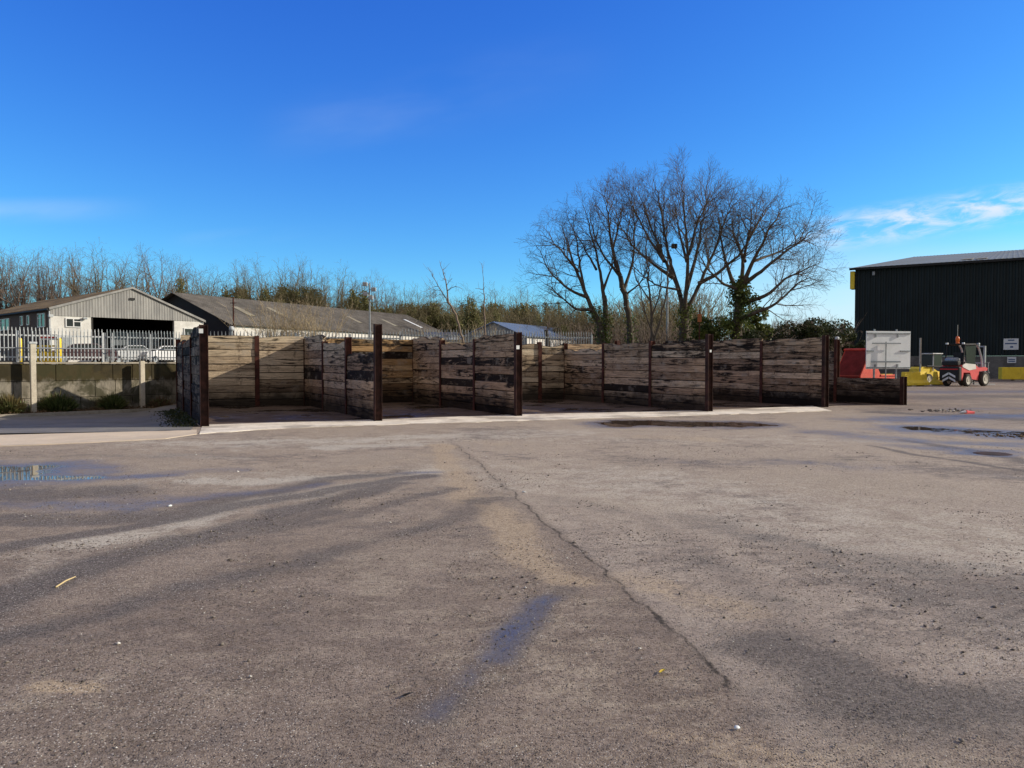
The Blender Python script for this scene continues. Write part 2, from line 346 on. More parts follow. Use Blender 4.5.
# ------------------------------------------------------------------ the yard ground
def gz(x, y):                                       # the side lane falls gently towards the retaining wall
    s = -((x-FR[0].x)*U.y-(y-FR[0].y)*U.x)          # metres left of the first wall
    m = np.clip((s-.1)/1.3, 0, 1); d = np.clip((y-18.6-.12*s)/6.5, 0, 1)
    return -.2*m*m*(3-2*m)*d*(1)
crack_px = [(448,439),(474,460),(505,487),(540,520),(580,551),(612,578),(650,612),(682,640),(708,668),(735,690)]
crack = [G(*p) for p in crack_px]
side_px = [(560,560),(535,600),(505,635),(470,672),(430,722)]
side = [G(*p) for p in side_px]
STROKES = {   # name: list of (pixel polyline, half width in metres, strength)
 'wet': [([(-120,476.5),(-15,476.5)], 1.35, 1.0), ([(40,478),(62,478)], .45, .9), ([(70,479),(150,476)], .38, .55), ([(150,472),(240,470)], .3, .35),
         ([(630,423.5),(740,424.5)], 1.15, 1.0), ([(-40,505),(150,503),(235,494)], .45, .46), ([(230,494),(320,486)], .35, .38),
         ([(540,600),(515,622),(480,662)], .13, .60), ([(470,670),(430,724)], .10, .50),
         ([(930,430),(1080,438)], 1.5, .70), ([(925,392),(1100,391)], 2.5, .45), ([(880,420),(1060,415)], 1.3, .58), ([(900,446),(1040,456)], .5, .5), ([(975,454),(1015,456)], .42, .62), ([(690,461),(800,464)], .5, .36),
         ([(860,468),(1040,478)], .6, .33), ([(400,473),(440,472)], .14, .5), ([(960,409),(1080,408)], .9, .4), ([(820,432),(900,440),(1080,448)], .9, .45), ([(530,414),(690,411)], 1.3, .75), ([(385,413),(510,413)], 1.0, .6)],
 'dark': [([(915,398),(1100,396)], 2.2, .55), ([(880,412),(960,416),(1080,424)], .7, .6), ([(-40,560),(160,520),(330,492),(430,476)], .22, .75), ([(0,640),(240,580),(420,530),(500,500)], .28, .5), ([(560,500),(640,520),(760,600),(800,700)], .35, .35), ([(880,560),(1010,590)], .6, .4), ([(-60,620),(120,560),(300,508),(400,486)], .30, .65), ([(0,592),(180,540),(330,512)], .25, .6), ([(200,545),(330,520),(460,490)], .2, .5),
          ([(0,520),(180,512),(330,480),(400,472)], .45, .6), ([(-40,495),(120,492)], .6, .6), ([(545,590),(430,730)], .2, .45),
          ([(700,520),(860,560),(1010,620)], .5, .4), ([(760,640),(900,700),(1000,720)], .45, .65), ([(640,460),(860,462)], .9, .35), ([(0,455),(250,457)], .6, .35), ([(900,440),(980,452),(1060,470)], .25, .6), ([(870,446),(940,458),(1040,474)],.12,.6),
          ([(600,560),(700,560)],.4,.25), ([(230,640),(420,600)], .3, .25)],
 'light': [([(60,560),(240,510),(420,480),(520,470)], .75, .42), ([(150,484),(330,474),(460,466)], .9, .45), ([(180,444),(420,440),(560,432)], 1.5, .55), ([(600,480),(760,510),(960,545)], 2.2, .50), ([(620,440),(880,440)], 1.2, .45), ([(90,545),(230,508),(400,482)], .36, .72), ([(200,482),(330,478),(450,470)], .40, .8), ([(180,442),(360,441),(440,436)], .6, .7), ([(330,447),(420,444)], .5, .8), ([(150,455),(240,460)], .4, .5),
           ([(560,462),(680,478),(760,505)], .8, .4), ([(800,500),(930,520)], 1.0, .35), ([(870,420),(930,432),(990,440)], .5, .5), ([(560,440),(820,436)], .9, .35)],
 'tan': [([(520,460),(620,520),(700,545)], .5, .35), ([(330,470),(440,455)], .6, .4), ([(440,445),(482,500),(522,545),(545,575)], .25, .95), ([(470,440),(510,447)], .9, .45), ([(600,500),(700,520)], .8, .4), ([(610,580),(690,600),(740,610)], .28, .65),
         ([(700,745),(790,755)], .22, .55), ([(40,690),(90,692)], .09, .9), ([(930,434),(1010,442)], .45, .85), ([(985,398),(1060,400)], 1.6, .9), ([(640,437),(720,440)], .6, .6), ([(860,403),(960,404)],1.0,.45), ([(900,640),(1010,650)],.3,.35)],
}
def yard():
    th = np.concatenate([np.linspace(-50,50,520), np.linspace(50,310,70)[1:-1]])*pi/180
    rr = np.concatenate([[.02,.25,.6,1.0], np.geomspace(1.4, 60, 420), np.geomspace(60, 1500, 30)[1:]])
    T, Rr = np.meshgrid(th, rr); x = Rr*np.sin(T); y = Rr*np.cos(T)
    nt, nr = len(th), len(rr)
    z = np.zeros_like(x)
    fade = np.clip((70-Rr)/40, 0, 1)
    z += (fbm(x*.55, y*.55, 3)-.5)*.022*fade*np.clip((Rr-1)/2,0,1)
    wx = x+(fbm(x*.9,y*.9,11)-.5)*1.1; wy = y+(fbm(x*.9,y*.9,12)-.5)*1.1
    A = {}
    for k, L in STROKES.items():
        v = np.zeros_like(x)
        for pts, wd, am in L:
            q = [G(*p) for p in pts]; near = min(p[1] for p in q)
            f = min(1, wd/.5)
            dd = seg_d(x+(wx-x)*f, y+(wy-y)*f, q)
            v = np.maximum(v, am*np.clip(1.25-dd/wd*.75, 0, 1)**(1 if k=='wet' else 1.2))
        A[k] = v
    cr = seg_d(x+(fbm(x*4,y*4,21)-.5)*.16, y+(fbm(x*4,y*4,22)-.5)*.16, crack)
    # which side of the crack a point is on
    rsd = np.clip((x-(.35+.055*(6-y)*0-.16*(y-7.5)))/.35,0,1)*0
    cx = np.interp(y, [q[1] for q in crack][::-1], [q[0] for q in crack][::-1]); rsd = np.clip((x-cx+.03)/.10, 0, 1)*np.clip((y-2.5)/1.5,0,1)*np.clip((24-y)/6,0,1)
    z = z*(1-np.clip(A['wet']*2.6,0,1))
    z += gz(x,y)
    V = np.stack([x,y,z],-1).reshape(-1,3)
    i = np.arange(nr-1)[:,None]*nt; j = np.arange(nt)[None,:]; jn = (j+1)%nt
    Q = np.stack([i+j, i+jn, i+nt+jn, i+nt+j], -1).reshape(-1,4)[:, ::-1]
    t = NT('worn wet asphalt yard'); v = t.co(rand=False)
    n_big = t.noise(v, .32, 5, .6, .4); n_mid = t.noise(v, 2.1, 7, .68, .3); n_fin = t.noise(v, 26, 5, .75); n_grit = t.noise(v, 120, 3, .8)
    v1 = t.voro(v, 75); v2 = t.n('ShaderNodeTexVoronoi'); t.l(v, v2.inputs['Vector']); v2.inputs['Scale'].default_value = 130
    wet, dark, light, tan_ = (t.attr(k) for k in ('wet','dark','light','tan')); crk = t.attr('crack')
    sv_ = t.n('ShaderNodeVectorMath', operation='MULTIPLY'); t.l(v, sv_.inputs[0]); sv_.inputs[1].default_value = (.75,1.6,1)
    n_str = t.noise(sv_.outputs[0], 3.4, 7, .72, .5); n_med = t.noise(v, 9, 5, .75, .2)
    jit = t.math('ADD', t.math('MULTIPLY', t.math('SUBTRACT', n_mid, .5), 1.25), t.math('ADD', t.math('MULTIPLY', t.math('SUBTRACT', n_fin, .5), .75), t.math('MULTIPLY', t.math('SUBTRACT', n_med, .5), .8)))
    def mk(a, lo, hi, amt=1.):
        return t.math('MULTIPLY', t.rng(t.math('ADD', a, t.math('MULTIPLY', jit, amt)), lo, hi), t.rng(a, .02, .2))
    rs = t.attr('rside')
    c = t.mix(t.rng(n_mid,.30,.70), (.205,.150,.117), (.335,.258,.207))
    c = t.mix(rs, c, t.mix(t.rng(n_mid,.30,.70), (.38,.305,.255), (.58,.485,.405)))
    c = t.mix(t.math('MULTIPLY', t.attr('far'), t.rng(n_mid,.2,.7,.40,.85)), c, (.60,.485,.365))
    # film of dried silt, thick in some places and worn off in others
    silt = t.math('ADD', t.math('MULTIPLY', n_big, .9), t.math('ADD', t.math('MULTIPLY', n_str, .75), t.math('MULTIPLY', n_med, .35)))
    c = t.mix(t.math('MULTIPLY', t.rng(silt, 1.00, 1.16), .66), c, (.52,.43,.33))
    c = t.mix(t.math('MULTIPLY', t.rng(silt, .98, .82), .62), c, (.120,.098,.092))
    c = t.mix(t.math('MULTIPLY', mk(light,.30,.88,1.0), .85), c, (.78,.71,.60))
    c = t.mix(t.math('MULTIPLY', mk(tan_,.30,.95,1.05), .78), c, (.62,.47,.31))
    c = t.mix(t.math('MULTIPLY', mk(dark,.20,.66,.75), .84), c, (.092,.080,.080))
    # aggregate: pale and dark grains, finer and coarser
    g1 = t.n('ShaderNodeTexVoronoi'); t.l(v, g1.inputs['Vector']); g1.inputs['Scale'].default_value = 95
    gs = t.n('ShaderNodeSeparateColor'); t.l(g1.outputs['Color'], gs.inputs[0])
    c = t.mix(t.math('MULTIPLY', t.rng(gs.outputs[0],0,1,smooth=False), .6), t.mix(.40, c, (0,0,0)), t.mix(.32, c, (.72,.63,.56)))
    c = t.mix(t.math('MULTIPLY', t.math('GREATER_THAN', gs.outputs[1], .90), t.rng(g1.outputs['Distance'],.35,.55,1,0)), c, (.055,.045,.042))
    c = t.mix(t.math('MULTIPLY', t.math('GREATER_THAN', gs.outputs[2], .94), t.rng(g1.outputs['Distance'],.35,.5,.8,0)), c, (.62,.57,.52))
    g2 = t.n('ShaderNodeTexVoronoi'); t.l(v, g2.inputs['Vector']); g2.inputs['Scale'].default_value = 32
    gs2 = t.n('ShaderNodeSeparateColor'); t.l(g2.outputs['Color'], gs2.inputs[0])
    c = t.mix(t.math('MULTIPLY', t.math('GREATER_THAN', gs2.outputs[0], .93), t.rng(g2.outputs['Distance'],.18,.4,.75,0)), c, (.07,.055,.05))
    c = t.mix(t.rng(n_fin,.30,.52,.55,0), c, (.105,.082,.074))
    wj = t.math('ADD', wet, t.math('MULTIPLY', t.math('SUBTRACT', n_mid, .5), .75))
    wj = t.math('ADD', wj, t.math('MULTIPLY', t.math('SUBTRACT', n_big, .5), .5)); damp = t.math('MULTIPLY', t.rng(wj, .15, .66), t.rng(wet,.02,.2)); pool = t.math('MULTIPLY', t.rng(wj, .63, .71), t.rng(wet,.52,.7))
    c = t.mix(t.math('MULTIPLY', damp, .72), c, (.105,.088,.082))
    c = t.mix(pool, c, (.085,.058,.040))
    ck = t.math('ADD', crk, t.math('MULTIPLY', t.math('SUBTRACT', n_fin, .5), .045))
    cw = t.rng(t.noise(v, 3.3, 3), .30, .55, .5, .95)
    c = t.mix(t.math('MULTIPLY', t.rng(ck, .002, .022, 1, 0), cw), c, (.035,.028,.022))
    c = t.mix(t.math('MULTIPLY', t.rng(ck, .02, .12, .35, 0), t.rng(n_mid,.4,.6)), c, (.10,.08,.07))
    rough = t.math('SUBTRACT', t.rng(n_fin,.3,.7,.80,.95), t.math('MULTIPLY', damp, t.rng(n_fin,.35,.6,.60,.42)))
    rough = t.math('ADD', t.math('MULTIPLY', rough, t.math('SUBTRACT', 1., pool)), t.math('MULTIPLY', pool, .02))
    h = t.math('ADD', t.math('MULTIPLY', n_fin, .6), t.math('ADD', t.math('MULTIPLY', n_grit, .25), t.math('MULTIPLY', t.rng(g1.outputs['Distance'],0,.6,1,0), t.math('MULTIPLY', gs.outputs[1], .5))))
    st = t.math('MULTIPLY', t.math('SUBTRACT', 1., pool), t.math('SUBTRACT', .8, t.math('MULTIPLY', damp, .5)))
    nrm = t.bump(h, st, .014)
    t.out(c, rough, nrm, spec=t.math('ADD', .2, t.math('MULTIPLY', damp, .28)))
    o = np_mesh('ground', V, Q, t.m, smooth=True); tag(o, kind='structure')
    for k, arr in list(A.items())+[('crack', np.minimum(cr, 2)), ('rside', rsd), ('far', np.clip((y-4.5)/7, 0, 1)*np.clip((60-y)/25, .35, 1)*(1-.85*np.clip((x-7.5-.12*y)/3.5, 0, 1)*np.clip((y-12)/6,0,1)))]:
        a = o.data.attributes.new(k, 'FLOAT', 'POINT'); a.data.foreach_set('value', arr.astype(np.float32).ravel())
    return o
yard()

def sheet(name, pts, z, mat, drop=None, sub=1):
    """a level sheet with an outline in metres, with a skirt"""
    mb = MB(); n = len(pts); zb = z-(drop if drop else .02)
    mb.add([(x,y,z) for x,y in pts]+[(x,y,zb) for x,y in pts], [tuple(range(n))]+[(i,n+i,n+(i+1)%n,(i+1)%n) for i in range(n)])
    return tag(mb.build(name, mat), kind='structure')
# concrete apron in front of the bays, floor slabs behind
def conc_ground(name, a, b, wetb=0., dcol=(.06,.045,.035), sc_=1., da=.5):
    t = NT(name); v = t.co(rand=False); n1 = t.noise(v, 1.1*sc_, 7, .7, .4); n2 = t.noise(v, 28, 4, .75); n0 = t.noise(v, .45*sc_, 4, .6)
    c = t.mix(t.rng(n1,.35,.65), a, b); c = t.mix(t.math('MULTIPLY', t.rng(n0,.48,.62), da), c, dcol); c = t.mix(t.rng(n2,.25,.5,.45,0), c, dcol)
    return t.out(c, t.rng(n0,.45,.62,.85,.85-wetb), t.bump(n2,.35,.01), spec=.25)
MT['apron'] = conc_ground('pale concrete apron', (.88,.81,.70), (.66,.59,.50), .1, (.26,.22,.18), 1.6, .62)
MT['bayfloor'] = conc_ground('muddy bay floor', (.075,.05,.036), (.14,.10,.075), .75, (.02,.015,.012), 1, .8)
MT['strip'] = conc_ground('tan concrete strip', (.70,.58,.45), (.60,.50,.39), .1, (.30,.26,.21), 1., .3)
MT['sidepave'] = conc_ground('side lane asphalt', (.16,.155,.15), (.23,.22,.21), .2, (.13,.12,.11), .8, .4)
MT['soil'] = conc_ground('dark bank soil', (.075,.055,.038), (.12,.09,.055), 0, (.04,.035,.02), 1)
MT['kerb'] = worn('kerb concrete', (.42,.38,.31), (.3,.27,.22), 3, .9, .3)
ap_front = [G(*p) for p in ((196,434.5),(250,430.5),(300,428),(378,425.4),(450,423),(518,421.2),(580,419.2),(640,417.4),(709,415.2),(770,413.2),(832,411))]
back_in = [tuple(p+U*.55) for p in FR[:5]][::-1]
def rough_edge(pts, amp, step=.35, seed=1):
    rr = random.Random(seed); out = []
    for (ax,ay),(bx,by) in zip(pts, pts[1:]):
        n = max(1, int(hypot(bx-ax,by-ay)/step))
        for k in range(n):
            q = k/n; out.append((ax+(bx-ax)*q+rr.gauss(0,amp*.6), ay+(by-ay)*q+rr.gauss(0,amp)-(.10 if rr.random() < .1 else 0)))
    return out+[pts[-1]]
sheet('concrete_apron', rough_edge(ap_front, .045)+back_in, .012, MT['apron'])
sheet('bay_floor', [tuple(p+U*.5) for p in FR]+[tuple(p+U*.2) for p in BK[::-1]], .007, MT['bayfloor'])
e = Vector((-.694,-.72)); RW = Vector((-12.5,30.1))  # retaining wall runs from here towards the left and the viewer
nrmw = Vector((.72,-.694))
LZ = -.2
def on_line(px, off):                               # where bearing px meets the line `off` metres before the retaining wall
    k = (px-CX)/F; q = RW+nrmw*off; s_ = (q.x-k*q.y)/(k*e.y-e.x); return q+e*s_, s_
strip_f = [G(*p) for p in ((-260,455),(-100,450),(0,446.5),(90,443),(165,439),(196,434.5))]
strip_b = [G(*p) for p in ((196,430),(165,431.5),(0,434),(-100,436),(-260,440))]
sheet('concrete_strip', strip_f+strip_b, .010, MT['strip'])
def side_lane():
    A = Vector(G(-420,446)); B = Vector(G(190,430.6)); Cc = RW+nrmw*1.05-e*.3; Dd = RW+e*24+nrmw*1.05; nx, ny = 60, 30; V = []; Fs = []
    for j in range(ny+1):
        for i in range(nx+1):
            p = A.lerp(B, i/nx).lerp(Dd.lerp(Cc, i/nx), j/ny); V.append((p.x,p.y,float(gz(np.array(p.x),np.array(p.y)))+.010))
    for j in range(ny):
        for i in range(nx): q = j*(nx+1)+i; Fs.append((q,q+1,q+nx+2,q+nx+1))
    m = MB(); m.v = V; m.f = Fs; tag(m.build('side_lane', MT['sidepave'], smooth=True), kind='structure')
side_lane()
# planting bed and its kerb
mb = MB(); a = RW+nrmw*1.0-e*.2; b = RW+e*24+nrmw*1.0
def strip_box(mb, a, b, w_, z0, z1, side_=nrmw):
    q = [a, a-side_*w_, b-side_*w_, b]; mb.hexa([(p.x,p.y,z0) for p in q][::-1], [(p.x,p.y,z1) for p in q][::-1]); return mb
tag(strip_box(MB(), a+nrmw*.12, b+nrmw*.12, .12, LZ-.1, LZ+.12).build('kerb', MT['kerb']), kind='structure')
tag(strip_box(MB(), a, b, 1.0, LZ-.1, LZ+.09).build('planting_bed', MT['soil']), kind='structure')
# the raised ground behind the walls
def upper():
    pts = [RW+e*60-nrmw*.3, RW-nrmw*.35, BK[0]-U*-.9, BK[1]+U*.9, BK[2]+U*.9, BK[3]+U*.9, BK[4]+U*.9, BK[5]+U*1.2+Vector((.5,0)), Vector((16,43)), Vector((24,60)), Vector((33,82)), Vector((60,150)), Vector((90,420))]
    top = [(p.x,p.y,1.42) for p in pts]; far = [(-420,420,1.42), (-420,0,1.42)]
    mb = MB(); n = len(top)
    for i in range(2, n):                           # bank drops away on the yard side
        pass
    allp = top+far; m = len(allp)
    low = [(p[0]+(1.8 if p[1]>44 else 0), p[1]-(0 if p[1]<44 else .8), -.1) for p in allp]
    mb.add(allp+low, [tuple(range(m))]+[(i,m+i,m+(i+1)%m,(i+1)%m) for i in range(m)])
    tag(mb.build('upper_yard', MT['soil']), kind='structure')
upper()

# ------------------------------------------------------------------ sleeper walls
def sleeper_panel(name, x0, L, mat, parent, rows, h=.25, broken=0., seed=0, sag=0., skip_top=None):
    rnd = random.Random(seed*7919+13); V = []; Fc = []; plate = []; srs = []; eg = []
    z = .0; ns = 14; th = .062
    for k in range(rows):
        hh = h*rnd.uniform(.9,1.08); a = x0+rnd.uniform(.0,.02); b = x0+L-rnd.uniform(.0,.02); yo = rnd.uniform(-.014,.014); tl = rnd.uniform(-.012,.012)
        last = k == rows-1; base = len(V); pz = rnd.random() < .6; pa = rnd.uniform(.32,.5); ph = rnd.uniform(.08,.13)
        ch = rnd.uniform(.016,.030); sv = rnd.random()
        for i in range(ns+1):
            s = i/ns; x = a+(b-a)*s; w1 = mnoise.noise(Vector((x*1.7, k*3.1+seed, seed)))*.016; w2 = mnoise.noise(Vector((x*2.3, k*5.7+seed, seed+9)))*.012
            zt = z+hh+.004+w1*.35+tl*s; zb = z-.008+w2*.3+tl*s*(k>0)-(.3 if k==0 else 0)
            if last: zt -= broken*max(0, mnoise.noise(Vector((x*1.3, seed*2.7, 3)))*.9+.15)*.25+sag*s
            zt = max(zt, zb+.07)
            yf = -th+yo+w1; yb = th+yo+w2
            ring = [(x,yf+ch,zb),(x,yf,zb+ch),(x,yf,zt-ch),(x,yf+ch,zt),(x,yb-ch,zt),(x,yb,zt-ch),(x,yb,zb+ch),(x,yb-ch,zb)]
            V += ring; mark = 1. if pz and (abs(s-.22-.0*pa)<.05 or abs(s-.78)<.05) else 0.
            srs += [sv]*8; eg += [1,0,0,1,1,0,0,1]; plate += [0, mark*.6, mark, 0, 0, mark, mark*.6, 0]
        for i in range(ns):
            p = base+i*8; q = p+8
            for j in range(8): Fc.append((p+j, p+(j+1)%8, q+(j+1)%8, q+j))
        Fc.append(tuple(base+j for j in range(8))[::-1]); Fc.append(tuple(base+ns*8+j for j in range(8)))
        z += hh
    mb = MB(); mb.v = V; mb.f = Fc; o = mb.build(name, mat, parent)
    at = o.data.attributes.new('plate','FLOAT','POINT'); at.data.foreach_set('value', plate)
    at = o.data.attributes.new('sr','FLOAT','POINT'); at.data.foreach_set('value', srs)
    at = o.data.attributes.new('joint','FLOAT','POINT'); at.data.foreach_set('value', eg)
    return o, z
def h_post(x, H, parent, mat='rust', w_=.16, dpt=.20, lean=0., label=None, cap=False):
    mb = MB(); t = .014
    for y0, y1 in ((-dpt/2,-dpt/2+t), (dpt/2-t,dpt/2)): mb.box(x-w_/2, x+w_/2, y0, y1, -.05, H)
    mb.box(x-.007, x+.007, -dpt/2+t+.001, dpt/2-t-.001, -.05, H-.003)
    o = mb.build('post', MT[mat], parent)
    if lean:
        for v in o.data.vertices: v.co.x += lean*v.co.z
    return o
def ang(v): return atan2(v.y, v.x)
SW = []
def divider(i, label, panels, posts, mats, group='railway sleeper walls dividing the storage bays', broken=.6):
    t = thing('bay_divider', label, 'wall', (FR[i].x,FR[i].y,0), ang(U), group)
    # local x runs back along the wall; local -y faces right, +y faces the viewer's side
    n = len(panels); 
    for k, rows in enumerate(panels):
        if rows: sleeper_panel('sleeper_panel', k*3.0+.03, 2.94, MT[mats[k]], t, rows, (.265 if rows == 7 else .252), broken, seed=i*31+k*7+3, sag=0)
    for k, H in enumerate(posts):
        if H: h_post(k*3.0, H, t, 'rust' if k else 'rust_dark', .14 if k else .15, .19 if k else .2, lean=(.0 if k else (-.012 if i==1 else .004)))
    return t
D1 = divider(0, 'leftmost dark sleeper wall beside the side lane, white tag on its end post', [10,9,9], [2.52,2.3,2.25,2.4], ['sleeper_black']*3, broken=1.2)
D2 = divider(1, 'sleeper wall behind the tallest post, its front stretch much lower than the rest', [7,9,10], [2.62,2.36,2.3,2.45], ['sleeper_dark','sleeper','sleeper_dark'])
D3 = divider(2, 'long sleeper wall in the middle of the row, sooty black patch near its front', [10,9,10], [2.48,2.35,2.4,2.5], ['sleeper_dark','sleeper_dark','sleeper'], broken=.9)
D4 = divider(3, 'long brown sleeper wall standing in front of the bare trees', [9,9,9], [2.5,2.35,2.33,2.4], ['sleeper_dark','sleeper','sleeper'])
D5 = divider(4, 'rightmost full height sleeper wall of two wide stretches facing the yard', [10,10,10], [2.55,2.42,2.5,2.5], ['sleeper_dark','sleeper_dark','sleeper_dark'], broken=.3)
D6 = divider(5, 'low black sleeper wall in front of the white signboard', [4,8,8], [1.06,2.52,2.3,2.3], ['sleeper_black']*3, broken=.2)
bl = ['sleeper back wall of the leftmost bay, pale and sunlit at its upper left',
      'sleeper back wall with an orange sunlit top between the two tallest posts',
      'pale sleeper back wall behind the wet floor of the middle bay',
      'sleeper back wall mostly hidden behind the wall in front of the trees',
      'sleeper back wall behind the low black wall near the red skip']
bm_ = ['sleeper_pale','sleeper_warm','sleeper_pale','sleeper','sleeper_black']
for i in range(5):
    a, b = BK[i], BK[i+1]; v = b-a; L = v.length; fr = [0]+{0:[.60],1:[],2:[.42,.82],3:[.5],4:[]}[i]+[1]
    t = thing('bay_back_wall', bl[i], 'wall', (a.x,a.y,0), ang(v), 'railway sleeper walls closing the backs of the bays')
    for q, (u0, u1) in enumerate(zip(fr, fr[1:])):
        sleeper_panel('sleeper_panel', u0*L+.06, (u1-u0)*L-.12, MT[bm_[i]], t, 10 if i < 4 else 8, .256 if i < 2 else .242, .3 if i != 2 else 1.2, seed=200+i*13+q*5)
    for u0 in fr[1:-1]: h_post(u0*L, 2.55 if i != 2 else 2.44, t, 'rust')
# white tags on end posts (parts of the walls)
for D, zt, s in ((D1,2.36,.1),(D3,2.03,.1),(D4,1.95,.07)):
    m = MB().box(-.125,-.118,.0+.02,.02+s,zt-s*.55,zt+s*.55); o = m.build('tag', MT['sign_white'], D); tag(o, 'small white plate near the top of the end post')
m = MB().lathe([(.001,.0),(.07,0),(.085,.03),(.08,.09),(.04,.13),(.001,.13)], (3.0,0,2.5), n=12); m.build('post_cap', MT['white_metal'], D6, True)
m = MB().box(-.12,.12,.0,.02,0,0)
# ------------------------------------------------------------------ retaining wall, posts and palisade fence on the left
def block_wall():
    t = thing('retaining_wall', 'stained concrete block retaining wall under the pale palisade fence', 'wall', (RW.x,RW.y,0), ang(e))
    mb = MB(); rnd = random.Random(5); L = 30.
    zs = [(-.25,.36),(.36,.94),(.94,1.53)]
    for r, (z0, z1) in enumerate(zs):
        x = -.3+[0,-.5,0][r]; k = 0
        while x < L:
            w_ = rnd.choice([1.85,1.75,.68,1.2]); j = rnd.uniform(-.012,.012)
            mb.bbox(x+.006, x+w_-.006, -.5, .0+j, z0+.005, z1-.005, .018); x += w_
    mb.build('blocks', MT['blocks'], t)
    c = MB()
    x = -.3
    while x < L: c.bbox(x+.005, x+1.795, -.5, .04, 1.533, 1.60, .012); x += 1.8
    c.build('coping', MT['kerb'], t)
    return t
block_wall()
def lp(x, y, z=0): p = RW+e*x+Vector((-nrmw.x,-nrmw.y))*y; return (p.x,p.y,z)
def conc_post(x, y, H, lab):
    p = lp(x, y, LZ+.05); H -= LZ+.05; t = thing('concrete_post', lab, 'post', p, ang(e), 'square concrete posts in front of the retaining wall')
    MB().bbox(-.08,.08,-.08,.08,0,H,.015).build('shaft', MT['post_conc'], t)
    return t
# local y negative = towards the viewer
p = conc_post(on_line(33,.35)[1],-.35, 2.20, 'taller concrete post before the retaining wall, white cap at rail height')
MB().bbox(-.12,.12,-.1,.1,2.355,2.43,.02).build('cap', MT['white_metal'], p)
conc_post(on_line(142,.35)[1],-.35, 1.64, 'shorter concrete post before the retaining wall beside the bay wall')
def palisade(a, b, z0, z1, sp=.112, mat='white_metal', lab='', group='palisade fence runs above the walls'):
    a = Vector(a); b = Vector(b); v = b-a; L = v.length
    t = thing('palisade_fence', lab, 'fence', (a.x,a.y,z0), ang(v), group)
    nb = max(1, round(L/2.75)); wb = L/nb; H = z1-z0
    for k in range(nb):
        mb = MB(); n = int(wb/sp)
        for i in range(n):
            x = k*wb+(i+.5)*wb/n; hw = .018; dz = random.uniform(-.012,.012)
            mb.prism([(x-hw,.05),(x+hw,.05),(x+hw,H-.1+dz),(x+.008,H+dz),(x-.008,H+dz),(x-hw,H-.1+dz)], 'y', -.022, -.017)
            mb.prism([(x-.006,.05),(x+.006,.05),(x+.006,H-.1+dz),(x-.006,H-.1+dz)], 'y', -.034, -.023)
        mb.build('pale_panel', MT[mat], t)
        for zz in (.14, H-.3): MB().box(k*wb+.04, (k+1)*wb-.04, -.015, .03, zz, zz+.05).build('rail', MT[mat], t)
    for k in range(nb+1): MB().box(k*wb-.035, k*wb+.035, .032, .10, -.1, H-.12).build('post', MT[mat], t)
    return t
fe = RW-nrmw*.12
palisade(fe+e*30, fe+e*(on_line(105,-.12)[1]+.03), 1.60, 2.78, lab='white palisade fence on the retaining wall before the gabled barn')
palisade(fe+e*(on_line(105,-.12)[1]-.03), fe+e*.05, 1.60, 2.78, mat='galv', lab='greyer end stretch of fence on the wall beside the first bay')
# tube hand rail in front of the fence
t = thing('hand_rail', 'thin grey tube rail running in front of the palisade fence', 'railing', lp(0,-.1,1.6), ang(e))
mb = MB(); mb.tube((0,0,.47),(29,0,.47),.022); mb.build('tube', MT['galv'], t)
for x in [on_line(q,.1)[1] for q in (151,128,113,33,-60,-150)]: MB().tube((x,.0,0),(x,0,1.05),.022).build('upright', MT['white_metal'], t)
# fence that goes on behind the bays
f0 = Vector((RW.x,RW.y))+U*.35
fpts = [Vector((-12.2,29.2)), BK[1]+U*1.6, BK[2]+U*1.6, Vector((3.75,36))]
fl = ['galvanised palisade fence behind the leftmost sleeper bay','galvanised palisade fence seen over the second sleeper bay','dark palisade fence seen over the middle sleeper bay, ending at the trees']
for i in range(3): palisade(fpts[i], fpts[i+1], 1.42, [2.78,2.85,3.0][i], .13, ['galv','galv','rust_dark'][i] if i<2 else 'galv', fl[i])

# ------------------------------------------------------------------ buildings
UZ = 1.42
def window(parent, x0, x1, z0, z1, y=-.02, axis='x', split=True, top=True):
    """a frame with its glass and bars as sub-parts, on a facade; axis x: facade along local x facing -y; axis y: along local y facing -x"""
    f = MB(); b = .07
    def bx(m, a0, a1, c0, c1, d0, d1):
        if axis == 'x': m.box(a0,a1,y+d0,y+d1,c0,c1)
        else: m.box(y+d0,y+d1,a0,a1,c0,c1)
    bx(f,x0,x0+b,z0,z1,-.05,.03); bx(f,x1-b,x1,z0,z1,-.05,.03); bx(f,x0+b,x1-b,z0,z0+b,-.05,.03); bx(f,x0+b,x1-b,z1-b,z1,-.05,.03)
    xm = (x0+x1)/2
    if split: bx(f,xm-.04,xm+.04,z0+b,z1-b,-.05,.03)
    if top: bx(f,(xm+.04 if split else x0+b),x1-b,z1-b-(z1-z0)*.3,z1-b-(z1-z0)*.3+.06,-.047,.028)
    fo = f.build('window', MT['frame_white'], parent)
    g = MB(); bx(g,x0+b*.5,x1-b*.5,z0+b*.5,z1-b*.5,-.012,.0); g.build('pane', MT['dark_glass'], fo)
    return fo
def corrugated(x0, x1, zf0, zf1, y, pitch=.3, dep=.04, taper=True):
    """vertical ribbed sheet along local x; zf0/zf1 give bottom and top heights"""
    mb = MB(); n = int((x1-x0)/pitch); xs = []
    for i in range(n):
        a = x0+(x1-x0)*i/n; w_ = (x1-x0)/n
        xs += [(a,y),(a+w_*.45,y),(a+w_*.55,y-dep),(a+w_*.9,y-dep)]
    xs.append((x1,y))
    V = [(x,yy,zf0(x)) for x,yy in xs]+[(x,yy,zf1(x)) for x,yy in xs]; m = len(xs)
    mb.add(V, [(i,i+1,m+i+1,m+i) for i in range(m-1)]); return mb
